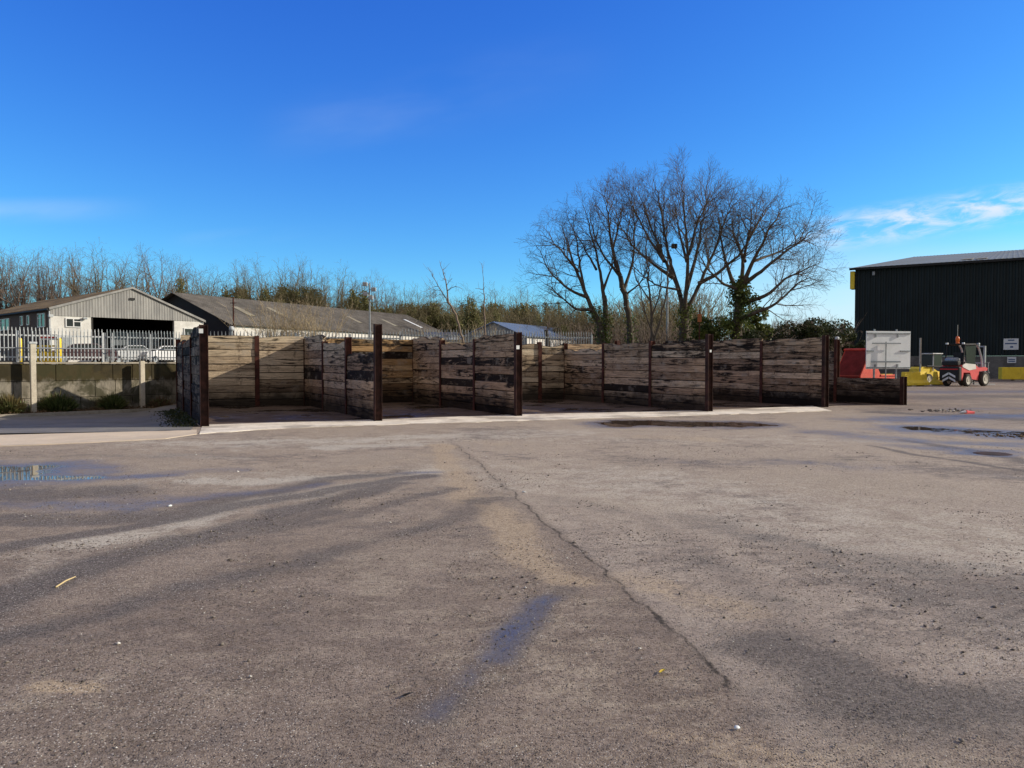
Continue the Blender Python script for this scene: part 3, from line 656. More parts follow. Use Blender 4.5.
def roof_sheet(mb, p00, p10, p11, p01, n, dep=.05, th=.06):
    """ribbed slope: p00-p10 eave, p01-p11 ridge; ribs run eave to ridge"""
    p00, p10, p11, p01 = (Vector(p) for p in (p00,p10,p11,p01)); nn = (p10-p00).cross(p01-p00).normalized()
    if nn.z < 0: nn = -nn
    A = []; B = []
    for i in range(n):
        for s, d in ((0,0),(.5,0),(.62,1),(.88,1)):
            q = (i+s)/n; A.append(p00.lerp(p10,q)+nn*d*dep); B.append(p01.lerp(p11,q)+nn*d*dep)
    A.append(p10); B.append(p11); m = len(A)
    mb.add(A+B, [(i,i+1,m+i+1,m+i) for i in range(m-1)])
    mb.hexa([p00-nn*th,p10-nn*th,p11-nn*th,p01-nn*th], [p00-nn*.004,p10-nn*.004,p11-nn*.004,p01-nn*.004])
    return mb
# --- gabled barn on the left
A0 = Vector((-33.5,56.)); ad = Vector((8,9.1)).normalized(); W = 11.55; DP = 21.
barn = thing('barn', 'open fronted barn with grey ribbed gable over white walls', 'building', (A0.x,A0.y,UZ), ang(ad))
eL, eR, ap, xa, cb = 4.18, 3.75, 5.95, 5.75, 3.56
top = lambda x: (eL+(ap-eL)*x/xa if x < xa else ap+(eR-ap)*(x-xa)/(W-xa))-.02
corrugated(0,W,lambda x: cb-.0, top, -.03, .21, .018).build('gable_cladding', MT['clad_grey'], barn)
MB().box(0,2.75,0,.25,0,cb).build('front_wall', MT['white_paint'], barn)
MB().box(9.08,W,0,.25,0,cb).build('front_wall', MT['white_paint'], barn)
MB().box(0,.25,.26,DP,0,eL-.05).build('side_wall', MT['brick'], barn)
MB().box(W-.25,W,.26,DP,0,eR-.05).build('side_wall', MT['brick'], barn)
MB().prism([(.26,0),(W-.26,0),(W-.26,eR-.06),(xa,ap-.1),(.26,eL-.06)], 'y', DP-.25, DP).build('back_wall', MT['interior'], barn)
MB().box(2.76,2.9,.02,10,0,3.5).build('inner_wall', MT['interior'], barn)
mb = MB(); ov = .12
roof_sheet(mb, (-ov,-ov,eL-.08), (-ov,DP+ov,eL-.08), (xa,DP+ov,ap+.03), (xa,-ov,ap+.03), 60)
roof_sheet(mb, (W+ov,DP+ov,eR-.12), (W+ov,-ov,eR-.12), (xa,-ov,ap+.03), (xa,DP+ov,ap+.03), 60)
rf = mb.build('roof', MT['roof_brown'], barn)
mb = MB(); mb.hexa([(-ov,-ov-.06,eL-.22),(xa,-ov-.06,ap-.06),(xa,-ov-.02,ap-.06),(-ov,-ov-.02,eL-.22)], [(-ov,-ov-.06,eL-.04),(xa,-ov-.06,ap+.09),(xa,-ov-.02,ap+.09),(-ov,-ov-.02,eL-.04)])
mb.hexa([(xa+.005,-ov-.06,ap-.06),(W+ov,-ov-.06,eR-.26),(W+ov,-ov-.02,eR-.26),(xa+.005,-ov-.02,ap-.06)], [(xa+.005,-ov-.06,ap+.09),(W+ov,-ov-.06,eR-.08),(W+ov,-ov-.02,eR-.08),(xa+.005,-ov-.02,ap+.09)])
mb.build('barge_board', MT['clad_grey'], barn)
MB().tube((-ov-.08,-ov,eL-.2),(-ov-.08,DP,eL-.2),.08).build('gutter', MT['black'], barn)
MB().tube((-.1,-.1,0),(-.1,-.1,eL-.3),.05).build('drainpipe', MT['white_metal'], barn)
window(barn, .98, 2.06, 2.74, 3.42); window(barn, 9.85, 10.8, 2.3, 2.98, split=False, top=False)
MB().box(.7,1.4,-.06,-.005,1.0,2.0).build('wall_vent', MT['galv'], barn)
for a, b, z0, z1, s in ((1.0,2.6,2.75,3.78,True),(4.4,5.0,3.0,3.75,False),(5.9,6.5,3.0,3.75,False),(9.2,11.4,2.75,3.7,True)):
    window(barn, a, b, z0, z1, y=-.02, axis='y', split=s, top=s)
MB().bbox(-.2,.1,-.32,-.1,3.42,3.62,.03).build('floodlight', MT['white_metal'], barn)
MB().bbox(2.1,2.4,-.3,-.08,3.36,3.5,.03).build('floodlight', MT['galv'], barn)
MB().box(xa-.2,xa+.2,-.12,-.09,5.0,5.18).build('vent', MT['black'], barn)
corrugated(5.1,8.9,lambda x: 0,lambda x: 2.62,2.5,.25,.04).build('inner_screen', MT['steel_blue'], barn)
corrugated(2.95,5.0,lambda x: 0,lambda x: 2.2,3.2,.25,.04).build('inner_screen', MT['steel_blue'], barn)
# --- long dark shed behind it
R0 = Vector((-32.4,74.5)); rd = Vector((.443,.897)).normalized(); L2 = 38.8; hw = 7.3; rz2 = 8.28-UZ; ez2 = 5.22-UZ
shed = thing('long_shed', 'long shed with lichened grey roof and black gable behind the barn', 'building', (R0.x,R0.y,UZ), ang(rd))
MB().prism([(-hw,0),(hw,0),(hw,ez2),(0,rz2-.05),(-hw,ez2)], 'x', 0, .2).build('gable_wall', MT['black_sheet'], shed)
MB().prism([(-hw,0),(hw,0),(hw,ez2),(0,rz2-.05),(-hw,ez2)], 'x', L2-.2, L2).build('gable_wall', MT['black_sheet'], shed)
MB().box(.21,L2-.21,-hw,-hw+.2,0,ez2-.05).build('side_wall', MT['white_paint'], shed)
MB().box(.21,L2-.21,hw-.2,hw,0,ez2-.05).build('side_wall', MT['brick'], shed)
mb = MB(); sl = (rz2-ez2)/hw; oe = hw+.4
roof_sheet(mb, (-.5,-oe,rz2-oe*sl), (L2+.5,-oe,rz2-oe*sl), (L2+.5,0,rz2), (-.5,0,rz2), 120, .04)
roof_sheet(mb, (L2+.5,oe,rz2-oe*sl), (-.5,oe,rz2-oe*sl), (-.5,0,rz2), (L2+.5,0,rz2), 120, .04)
rf = mb.build('roof', MT['roof_grey'], shed)
nr = Vector((0,-sl,1)).normalized()
for x0, s0, s1, w_ in ((4.2,.38,.70,.9),(9.5,.30,.55,.8),(22,.40,.66,.7),(29,.40,.7,.7),(35.2,.30,.68,.6)):
    q = [Vector((x0,-s1*hw,rz2-s1*hw*sl)), Vector((x0+w_,-s1*hw,rz2-s1*hw*sl)), Vector((x0+w_,-s0*hw,rz2-s0*hw*sl)), Vector((x0,-s0*hw,rz2-s0*hw*sl))]
    MB().hexa([p+nr*.045 for p in q],[p+nr*.07 for p in q]).build('rooflight', MT['rooflight'] if x0 < 30 else MT['sign_white'], rf)
for k in range(4): MB().box(6+k*8,8.5+k*8,-hw-.03,-hw-.005,0,2.4).build('door', MT['steel_blue'], shed)
# --- small shed, the sky's reflection painted blue into its roof
R1 = Vector((-2.2,94.)); r1 = Vector((.457,.889)).normalized(); L3 = 30.; h3 = 4.4; rz3 = 6.5-UZ; ez3 = 4.75-UZ
sm = thing('small_shed', 'small grey shed with a sky tinted sheet roof beyond the middle bay', 'building', (R1.x,R1.y,UZ), ang(r1))
MB().prism([(-h3,0),(h3,0),(h3,ez3),(0,rz3-.05),(-h3,ez3)], 'x', 0, .2).build('gable_wall', MT['steel_blue'], sm)
MB().box(.21,L3,-h3,-h3+.2,0,ez3-.05).build('side_wall', MT['white_paint'], sm)
MB().box(.21,L3,h3-.2,h3,0,ez3-.05).build('side_wall', MT['steel_blue'], sm)
mb = MB(); s3 = (rz3-ez3)/h3; o3 = h3+.3
roof_sheet(mb, (-.3,-o3,rz3-o3*s3), (L3,-o3,rz3-o3*s3), (L3,0,rz3), (-.3,0,rz3), 60, .04)
roof_sheet(mb, (L3,o3,rz3-o3*s3), (-.3,o3,rz3-o3*s3), (-.3,0,rz3), (L3,0,rz3), 60, .04)
mb.build('roof', MT['roof_sky_tint'], sm)
# --- low grey roofed shed between them
R2 = P(424,330,98); lo = thing('low_shed', 'low shed with a flat looking blue grey roof between the two bigger sheds', 'building', (R2.x,R2.y,UZ), R(4))
MB().box(0,8.5,0,7,0,2.95).build('wall', MT['white_paint'], lo)
mb = MB(); roof_sheet(mb, (-.3,-.3,3.0), (8.8,-.3,3.0), (8.8,3.5,4.1), (-.3,3.5,4.1), 28, .04); roof_sheet(mb, (8.8,7.3,3.0), (-.3,7.3,3.0), (-.3,3.5,4.1), (8.8,3.5,4.1), 28, .04)
mb.build('roof', MT['steel_blue'], lo)
# --- the big dark shed on the right
S0 = Vector(((854-CX)/F*82,82.)); sd = Vector((.839,-.545)).normalized(); SL = 62.; EZ = 11.55; HWD = 60.; PZ = HWD*tan(R(7.6))
big = thing('warehouse', 'huge very dark green ribbed warehouse on the right', 'building', (S0.x,S0.y,0), ang(sd))
corrugated(0,SL,lambda x: 2.2, lambda x: EZ, -.02, .5, .09).build('front_cladding', MT['clad_green'], big)
MB().prism([(0,2.2),(2*HWD,2.2),(2*HWD,EZ),(HWD,EZ+PZ),(0,EZ)], 'x', .03, .2).build('end_wall', MT['clad_green'], big)
def masonry():
    t = NT('grey block masonry'); br = t.n('ShaderNodeTexBrick'); sep = t.n('ShaderNodeSeparateXYZ'); t.l(t.co(rand=False), sep.inputs[0])
    cbn = t.n('ShaderNodeCombineXYZ'); t.l(sep.outputs[0], cbn.inputs[0]); t.l(sep.outputs[2], cbn.inputs[1]); t.l(cbn.outputs[0], br.inputs[0])
    for k, c in (('Color1',(.17,.165,.155,1)),('Color2',(.125,.12,.115,1)),('Mortar',(.22,.21,.2,1))): br.inputs[k].default_value = c
    br.inputs['Scale'].default_value = 2.2; br.inputs['Mortar Size'].default_value = .015
    n = t.noise(t.co(rand=False), .6, 5, .7); return t.out(t.mix(t.rng(n,.4,.65,0,.6), br.outputs[0], (.06,.06,.055)), .9)
MT['masonry'] = masonry()
MB().box(0,SL,-.12,.3,0,2.19).build('block_base', MT['masonry'], big)
MB().box(.05,.3,.31,2*HWD,0,2.19).build('block_base', MT['masonry'], big)
mb = MB()
roof_sheet(mb, (-.4,-.4,EZ-.0), (SL,-.4,EZ-.0), (SL,HWD,EZ+PZ+.05), (-.4,HWD,EZ+PZ+.05), 124, .014, .25)
roof_sheet(mb, (SL,2*HWD,EZ), (-.4,2*HWD,EZ), (-.4,HWD,EZ+PZ+.05), (SL,HWD,EZ+PZ+.05), 124, .03, .25)
rf = mb.build('roof', MT['roof_shed'], big)
for x0, a, b in ((9.5,3.5,9),(10.8,3.0,7),(15.5,7,20),(16.8,8,20),(24,4,20),(32,4,20)):
    zz = lambda s: EZ+.11+s*tan(R(7.6))
    MB().hexa([(x0,a,zz(a)),(x0+1,a,zz(a)),(x0+1,b,zz(b)),(x0,b,zz(b))], [(x0,a,zz(a)+.03),(x0+1,a,zz(a)+.03),(x0+1,b,zz(b)+.03),(x0,b,zz(b)+.03)]).build('rooflight', MT['rooflight'], rf)
MB().box(-.5,SL,-.62,-.42,EZ-.25,EZ-.02).build('gutter', MT['black'], big)
MB().box(-.45,-.03,-.35,.9,EZ-2.2,EZ-.35).build('corner_panel', MT['yellow'], big)
MB().bbox(1.7,1.95,-.35,-.1,EZ-.9,EZ-.5,.04).build('floodlight', MT['galv'], big)
def on_wall(px, py):        # a point on the front wall plane from its bearing
    k = (px-CX)/F; t_ = (S0.x-k*S0.y)/(k*sd.y-sd.x); d = S0.y+t_*sd.y; return t_, HC-(py-HY)*d/F
def wall_sign(px0, py0, px1, py1, lab, lines):
    a, z1 = on_wall(px0, py0); b, _ = on_wall(px1, py0); _, z0 = on_wall(px0, py1); o = S0+sd*a
    s = thing('wall_sign', lab, 'sign', (o.x,o.y,z0), ang(sd)); wd, ht = b-a, z1-z0
    MB().box(0,wd,-.16,-.125,0,ht).build('panel', MT['sign_white'], s)
    for i, (u0,u1,v0,v1) in enumerate(lines): MB().box(u0*wd,u1*wd,-.166,-.162,v0*ht,v1*ht).build('lettering', MT['sign_text'], s)
wall_sign(1003,338.7,1018,349.8,'larger white sign with dark lettering on the dark warehouse wall',[(.3,.72,.8,.9),(.1,.9,.5,.6),(.45,.65,.18,.32)])
wall_sign(1007,357,1016,363,'smaller white sign on the block base of the warehouse',[(.12,.88,.5,.66),(.12,.88,.2,.36)])
# --- far terrace seen between the trees and the warehouse
T0 = P(742,327,150); te = thing('terraced_houses', 'dark distant roofline with chimneys beyond the hedge', 'building', (T0.x,T0.y,0), R(-4))
MB().box(0,26,0,8,0,6.0).build('wall', MT['brick'], te)
rf = MB().prism([(-.4,6.02),(8.4,6.02),(4,8.3)], 'x', -.3, 26.3).build('roof', MT['tile'], te)
for x in (2.5,8.6,13.6,20.): MB().box(x,x+.9,3.6,4.4,7.9,9.9 if x == 13.6 else 9.0).build('chimney', MT['brick'], rf)

# ------------------------------------------------------------------ trees
def grow(base, trunk, clouds, n_att, step=.35, infl=3.0, kill=.6, seed=1, droop=0., iters=90, wob=.12):
    """branches that reach for points scattered in the crown's volume"""
    r = np.random.default_rng(seed); att = []
    tot = sum(c[2] for c in clouds)
    for (c, rad, wgt) in clouds:
        k = int(n_att*wgt/tot); q = r.normal(size=(k,3)); q /= np.linalg.norm(q,axis=1)[:,None]; q *= (r.random(k)**.38)[:,None]
        att.append(np.array(c)+q*np.array(rad))
    att = np.concatenate(att); nodes = [Vector(base)]; par = [-1]
    for chain in trunk:                              # chain: (start node index or None, list of points)
        st, pts = chain; cur = 0 if st is None else min(range(len(nodes)), key=lambda i: (nodes[i]-Vector(st)).length)
        for p in pts:
            p = Vector(p); a = nodes[cur]; k = max(1, int((p-a).length/step))
            for i in range(1, k+1):
                q = a.lerp(p, i/k)+Vector(r.normal(size=3)*wob*step*.5); nodes.append(q); par.append(cur); cur = len(nodes)-1
    alive = np.ones(len(att), bool)
    for it in range(iters):
        if not alive.any(): break
        kd = kdtree.KDTree(len(nodes))
        for i, p in enumerate(nodes): kd.insert(p, i)
        kd.balance(); pull = {}
        rad = infl*(3 if it < 6 else 1)
        for k in np.nonzero(alive)[0]:
            a = Vector(att[k]); co, idx, dist = kd.find(a)
            if dist < kill: alive[k] = False; continue
            if dist < rad: pull.setdefault(idx, Vector((0,0,0))); pull[idx] += (a-co).normalized()
        if not pull: break
        for idx, v in pull.items():
            v = v.normalized(); pp = par[idx]
            if pp >= 0: v = (v+(nodes[idx]-nodes[pp]).normalized()*.55)
            v += Vector(r.normal(size=3)*.16)+Vector((0,0,-droop)); nodes.append(nodes[idx]+v.normalized()*step); par.append(idx)
    return nodes, par, r
def tubes_np(Pa, Pb, ra, rb, sides):
    a = Pb-Pa; ln = np.linalg.norm(a,axis=1,keepdims=True)+1e-9; a = a/ln
    ref = np.where(np.abs(a[:,2:3])>.9, np.array([[1,0,0]]), np.array([[0,0,1]])); u = np.cross(a,ref); u /= np.linalg.norm(u,axis=1,keepdims=True); w_ = np.cross(a,u)
    V = []
    for s in range(sides):
        c = u*cos(2*pi*s/sides)+w_*sin(2*pi*s/sides); V.append(Pa+c*ra[:,None])
    for s in range(sides):
        c = u*cos(2*pi*s/sides)+w_*sin(2*pi*s/sides); V.append(Pb+c*rb[:,None])
    V = np.stack(V,1); n = len(Pa); base = (np.arange(n)*2*sides)[:,None]
    Fq = np.concatenate([base+np.array([[s,(s+1)%sides,sides+(s+1)%sides,sides+s]]) for s in range(sides)])
    return V.reshape(-1,3), Fq
def tree_meshes(nodes, par, r, r_tip=.009, r_base=.25, tw_n=3, tw_len=.5, tw_r=.006, up=.25, thick=.028, power=2.35):
    n = len(nodes); kids = [[] for _ in range(n)]
    for i in range(1, n): kids[par[i]].append(i)
    rad = np.zeros(n)
    for i in range(n-1, -1, -1): rad[i] = (sum(rad[k]**power for k in kids[i]))**(1/power) if kids[i] else r_tip
    g = math.log(r_base/r_tip)/math.log(rad[0]/r_tip); rad = r_tip*(rad/r_tip)**g
    X = np.array([tuple(p) for p in nodes]); pa = np.array(par); idx = np.arange(1, n); Pa = X[pa[idx]]; Pb = X[idx]
    # smooth the join: a child never starts wider than its own radius times 1.25 
    rb = rad[idx]; ra = np.minimum(rad[pa[idx]], rb*1.6)
    big = rb > thick
    V1, F1 = tubes_np(Pa[big], Pb[big], ra[big], rb[big], 7); V2, F2 = tubes_np(Pa[~big], Pb[~big], ra[~big], rb[~big], 4)
    # fine twigs
    sm = idx[rad[idx] < r_tip*2.6]; S = np.repeat(sm, tw_n); m = len(S)
    d0 = X[S]-X[pa[S]]; d0 /= np.linalg.norm(d0,axis=1,keepdims=True)+1e-9
    d = d0+r.normal(size=(m,3))*.62; d[:,2] += up; d /= np.linalg.norm(d,axis=1,keepdims=True)
    L = tw_len*(.4+.9*r.random(m))[:,None]; st = X[S]-d0*(r.random(m)*.3)[:,None]; mid = st+d*L*.5; d2 = d+r.normal(size=(m,3))*.3; d2[:,2] += up*.6; en = mid+d2*L*.5
    o = np.ones(m)
    V3, F3 = tubes_np(st, mid, o*tw_r, o*tw_r*.8, 3); V4, F4 = tubes_np(mid, en, o*tw_r*.8, o*tw_r*.4, 3)
    off = [0, len(V2), len(V2)+len(V3)]; VV = np.concatenate([V2,V3,V4]); FF = np.concatenate([F2+off[0],F3+off[1],F4+off[2]])
    return (V1,F1), (VV,FF), X, rad
def leaves(C, size, r, squash=.5):
    """one folded leaf per point"""
    n = len(C); a = r.normal(size=(n,3)); a /= np.linalg.norm(a,axis=1,keepdims=True); b = np.cross(a, r.normal(size=(n,3))); b /= np.linalg.norm(b,axis=1,keepdims=True)
    s = (size*(.6+.8*r.random(n)))[:,None]
    V = np.stack([C-a*s, C+b*s*squash+a*s*.1, C+a*s, C-b*s*squash+a*s*.1],1).reshape(-1,3); return V, np.arange(4*n).reshape(-1,4)
def ivy_on(X, rad, sel, r, per=30, spread=.35, size=.07):
    i = np.nonzero(sel)[0]; i = np.repeat(i, per); q = r.normal(size=(len(i),3)); q /= np.linalg.norm(q,axis=1,keepdims=True)
    C = X[i]+q*(rad[i]+spread*r.random(len(i))**1.2)[:,None]+r.normal(size=(len(i),3))*.08; return leaves(C, size, r)
BZ = UZ
class Br:
    """collects branch segments: each limb is a curve, laterals leave it at an angle and rise towards the light"""
    def __init__(s, seed): s.r = random.Random(seed); s.a = []; s.b = []; s.ra = []; s.rb = []; s.ax = []
    def seg(s, p, q, r0, r1): s.a.append(tuple(p)); s.b.append(tuple(q)); s.ra.append(r0); s.rb.append(r1)
    def limb(s, pts, r0, r1, lat, wob=.05, main=False):
        """pts: control points (Catmull-Rom); lat: settings of the laterals"""
        P_ = [Vector(p) for p in pts]; P_ = [P_[0]*2-P_[1]]+P_+[P_[-1]*2-P_[-2]]; out = []
        for i in range(1, len(P_)-2):
            n = max(2, int((P_[i+1]-P_[i]).length/.28))
            for k in range(n):
                t = k/n; a, b, c, d = P_[i-1:i+3]
                out.append(.5*((2*b)+(c-a)*t+(2*a-5*b+4*c-d)*t*t+(3*b-a-3*c+d)*t**3))
        out.append(P_[-2]); m = len(out)
        out = [p+Vector((s.r.gauss(0,1),s.r.gauss(0,1),s.r.gauss(0,.6)))*wob*(i/m) for i, p in enumerate(out)]
        L = sum((out[i+1]-out[i]).length for i in range(m-1)); rad = [r0+(r1-r0)*(i/(m-1))**.8 for i in range(m)]
        for i in range(m-1): s.seg(out[i], out[i+1], rad[i], rad[i+1])
        s.ax += [(p, q) for p, q in zip(out, rad)]
        s.laterals(out, rad, L, lat, 1)
        return out, rad
    def laterals(s, out, rad, L, lat, lev):
        m = len(out); sp = lat['sp'][lev-1] if lev-1 < len(lat['sp']) else .3; tr = 0; nxt = L*lat['from'][min(lev-1,2)]+s.r.random()*sp; az = s.r.random()*6.28
        for i in range(1, m):
            sl = (out[i]-out[i-1]).length
            while tr+sl >= nxt:
                f = (nxt-tr)/sl; p = out[i-1].lerp(out[i], f); d = (out[i]-out[i-1]).normalized(); rr = rad[i-1]
                az += 2.4+s.r.gauss(0,.5); an = R(lat['ang'])*s.r.uniform(.65,1.3); o = d.orthogonal().normalized(); w_ = d.cross(o)
                nd = (d*cos(an)+(o*cos(az)+w_*sin(az))*sin(an)).normalized()
                pos = nxt/L; ln = lat['len'][min(lev-1, len(lat['len'])-1)]*s.r.uniform(.55,1.25)*(1.1-.6*pos)
                s.twig(p, nd, ln, min(rr*.62, lat['rmax'][min(lev-1, len(lat['rmax'])-1)]), lat, lev)
                nxt += sp*s.r.uniform(.6,1.5)
            tr += sl
    def twig(s, p, d, L, r0, lat, lev):
        n = max(2, min(9, int(L/.22))) if lev < lat['levels'] else 2; tip = max(lat['tip'], r0*.25); out = [p]; rad = [r0]
        for i in range(n):
            d = d+Vector((s.r.gauss(0,1),s.r.gauss(0,1),s.r.gauss(0,1)))*lat['wob']+Vector((0,0,lat['up']*(1 if lat['up'] > 0 else (i/n))))
            d.normalize(); p = p+d*(L/n); out.append(p); rad.append(r0+(tip-r0)*((i+1)/n))
        for i in range(n): s.seg(out[i], out[i+1], rad[i], rad[i+1])
        if lev == 1: s.ax += [(q, w_) for q, w_ in zip(out, rad)]
        if lev < lat['levels']: s.laterals(out, rad, L, lat, lev+1)
    def meshes(s, thick=.028):
        A, B, ra, rb = (np.array(q) for q in (s.a, s.b, s.ra, s.rb)); big = rb > thick; mid = (~big) & (rb > thick*.4); fn = ~big & ~mid
        out1 = tubes_np(A[big], B[big], ra[big], rb[big], 8); V2, F2 = tubes_np(A[mid], B[mid], ra[mid], rb[mid], 4); V3, F3 = tubes_np(A[fn], B[fn], ra[fn], rb[fn], 3)
        return out1, [(V2,F2),(V3,F3)]
def combine(L):
    V = []; Fq = []; off = 0
    for v, f in L: V.append(v); Fq.append(f+off); off += len(v)
    return np.concatenate(V), np.concatenate(Fq)
def lat_(**k):
    d = dict(sp=(.25,.145,.085), len=(2.0,1.05,.62), rmax=(.028,.012,.0065), ang=38, wob=.085, up=.07, levels=3, tip=.0042); d['from'] = (.30,.22,.2); d.update(k); return d
DT = 40.
def q3(px, py, dd=0): p = P(px, py, DT+dd); return (p.x, p.y, p.z)
def hero(name, lab, base, limbs, seed, lat, ivy=None, group='bare trees standing behind the bay walls'):
    """limbs: (start radius, end radius, control points)"""
    b = Br(seed)
    for L in limbs: b.limb(L[2], L[0], L[1], L[3] if len(L) > 3 else lat)
    (V1,F1), fine = b.meshes(); V2, F2 = combine(fine); t = thing('bare_tree', lab, 'tree', base, 0, group); B = np.array(base)
    np_mesh('trunk', V1-B, F1, MT['bark'], t, True); np_mesh('crown', V2-B, F2, MT['twig'], t)
    if ivy:
        X = np.array([tuple(p) for p, _ in b.ax]); rad = np.array([q for _, q in b.ax]); r = np.random.default_rng(seed)
        sel = (rad > ivy[0]) & (X[:,2] < ivy[1]); V, Fq = ivy_on(X, rad, sel, r, ivy[2], ivy[3], ivy[4] if len(ivy) > 4 else .07)
        np_mesh('ivy', V-B, Fq, MT['ivy'], t)
    return t
TL = lat_(sp=(9,9,9)); TL['from'] = (.97,.9,.9)       # bare stretch of trunk
A3 = lat_()
hero('T3','tallest bare tree of the group, forking low into many rising limbs', (P(684,0,DT).x,DT,BZ-.3), [
 (.30,.20,[q3(684,345),q3(684,325),q3(684,305)],TL),
 (.135,.010,[q3(684,312),q3(676,285,.3),q3(660,252,.4),q3(645,215,.6),q3(634,190,.6)]), (.12,.010,[q3(680,296),q3(668,255,1),q3(660,210,1.4),q3(652,180,1.6)]),
 (.135,.010,[q3(684,308),q3(687,270,-.6),q3(684,220,-.9),q3(680,172,-1)]), (.12,.010,[q3(686,290),q3(697,250,.8),q3(704,205,1.2),q3(708,178,1.2)]),
 (.13,.010,[q3(685,314),q3(700,282,.2),q3(716,245,.4),q3(728,212,.6),q3(742,196,.8)]), (.12,.010,[q3(698,284),q3(722,270,-.8),q3(745,245,-1),q3(760,215,-1)]),
 (.11,.010,[q3(672,278),q3(650,262,-.8),q3(628,240,-1),q3(612,208,-1.2)]), (.10,.008,[q3(664,262),q3(646,235,1.5),q3(628,200,2),q3(618,184,2)]),
 (.09,.008,[q3(686,262),q3(676,222,1.8),q3(672,190,2.2)]), (.09,.008,[q3(688,255),q3(700,215,-2),q3(722,190,-2.2)]), (.07,.008,[q3(678,290),q3(655,285,-1.4),q3(636,270,-1.6),q3(622,252,-1.6)])], 11, A3, ivy=(.12, 4.4, 110, .30))
A4 = lat_(sp=(.26,.15,.09), ang=44, wob=.11, up=.045)
hero('T4','ivy clad bare tree with long boughs at the right of the group', (P(737,0,DT-1).x,DT-1,BZ-.3), [
 (.30,.22,[q3(737,345,-1),q3(737,320,-1),q3(739,295,-1)],TL),
 (.15,.010,[q3(739,300,-1),q3(742,268,-1),q3(748,235,-1),q3(750,202,-1)]), (.15,.010,[q3(739,292,-1),q3(752,262,-1.4),q3(770,228,-1.6),q3(784,205,-1.8)]),
 (.15,.010,[q3(739,298,-1),q3(728,272,-.4),q3(720,240,0),q3(718,214,.2)]), (.13,.010,[q3(742,285,-1),q3(765,268,-2),q3(792,246,-2.2),q3(815,228,-2.2)]),
 (.13,.010,[q3(741,303,-1),q3(764,296,-1.6),q3(790,276,-1.8),q3(822,262,-2)]), (.13,.010,[q3(738,320,-1),q3(752,314,-2),q3(775,304,-2.5),q3(796,284,-2.6),q3(815,276,-2.6)]),
 (.10,.008,[q3(744,262,-1),q3(732,232,.6),q3(732,206,1)]), (.10,.008,[q3(747,240,-1),q3(762,215,.5),q3(770,204,.8)]), (.10,.008,[q3(738,290,-1),q3(720,282,-2),q3(702,262,-2.4),q3(694,240,-2.4)]),
 (.08,.008,[q3(752,262,-1.4),q3(778,252,.2),q3(800,238,.4),q3(810,210,.4)])], 12, A4, ivy=(.10, 5.6, 120, .40, .08))
A2 = lat_(len=(1.8,.85,.42))
hero('T2','slender bare tree left of the tallest one, its stem curving up to the left', (P(630,0,DT+1).x,DT+1,BZ-.3), [
 (.20,.11,[q3(631,345,1),q3(629,318,1),q3(622,288,1),q3(615,262,1)],TL), (.11,.010,[q3(616,268,1),q3(610,238,1),q3(606,205,1),q3(604,190,1)]),
 (.10,.010,[q3(623,292,1),q3(632,262,1.6),q3(634,225,1.8),q3(630,196,1.8)]), (.08,.008,[q3(618,275,1),q3(600,250,.4),q3(590,218,.2),q3(590,204,.2)]), (.07,.008,[q3(612,250,1),q3(620,220,2),q3(622,200,2)]), (.06,.008,[q3(624,296,1),q3(642,280,.6),q3(652,250,.4)])], 13, A2, ivy=(.10, 4.0, 50, .22))
A1 = lat_(sp=(.25,.15,.10), len=(1.9,.95,.5), ang=46, wob=.12, up=-.05)
hero('T1','bushy leaning bare tree at the left of the group with drooping twigs', (P(602,0,DT).x,DT,BZ-.3), [
 (.22,.13,[q3(602,345),q3(599,326),q3(592,308)],TL), (.16,.12,[q3(604,345,.2),q3(606,318,.3),q3(604,296,.4)],TL),
 (.13,.010,[q3(593,312),q3(582,285),q3(570,255),q3(560,222)]), (.10,.010,[q3(588,298),q3(570,290,-.8),q3(550,272,-1.2),q3(536,246,-1.4)]), (.10,.008,[q3(592,310),q3(574,308,-1.2),q3(556,292,-1.8),q3(540,280,-2)]),
 (.11,.010,[q3(604,300,.4),q3(598,262,.5),q3(588,225,.6),q3(584,206,.6)]), (.09,.008,[q3(584,290),q3(578,255,1),q3(572,218,1.2)]), (.08,.008,[q3(603,290,.4),q3(612,262,1),q3(612,232,1.2)]), (.08,.008,[q3(578,272),q3(560,250,-1),q3(544,228,-1.2)]), (.07,.008,[q3(596,270,.5),q3(582,245,1.8),q3(568,222,2)])], 14, A1, ivy=(.11, 4.3, 90, .28))
A5 = lat_(sp=(.4,.25,.2), len=(1.0,.5,.3), rmax=(.02,.01,.008))
hero('T5','thin straight young tree between the trunks of the group', (P(650,0,DT-2).x,DT-2,BZ-.3), [(.09,.012,[q3(652,345,-2),q3(651,310,-2),q3(648,280,-2),q3(645,232,-2)]), (.05,.01,[q3(651,318,-2),q3(660,290,-2.3),q3(662,258,-2.3)]), (.04,.01,[q3(649,300,-2),q3(636,280,-2),q3(630,258,-2)])], 15, A5)
hero('T6','pale thin young tree leaning beside the tallest trunk', (P(668,0,DT-3).x,DT-3,BZ-.3), [(.07,.012,[q3(652,345,-3),q3(661,318,-3),q3(666,290,-3),q3(669,262,-3)]), (.06,.012,[q3(656,345,-3),q3(648,322,-3),q3(641,300,-3),q3(637,278,-3)])], 16, A5)
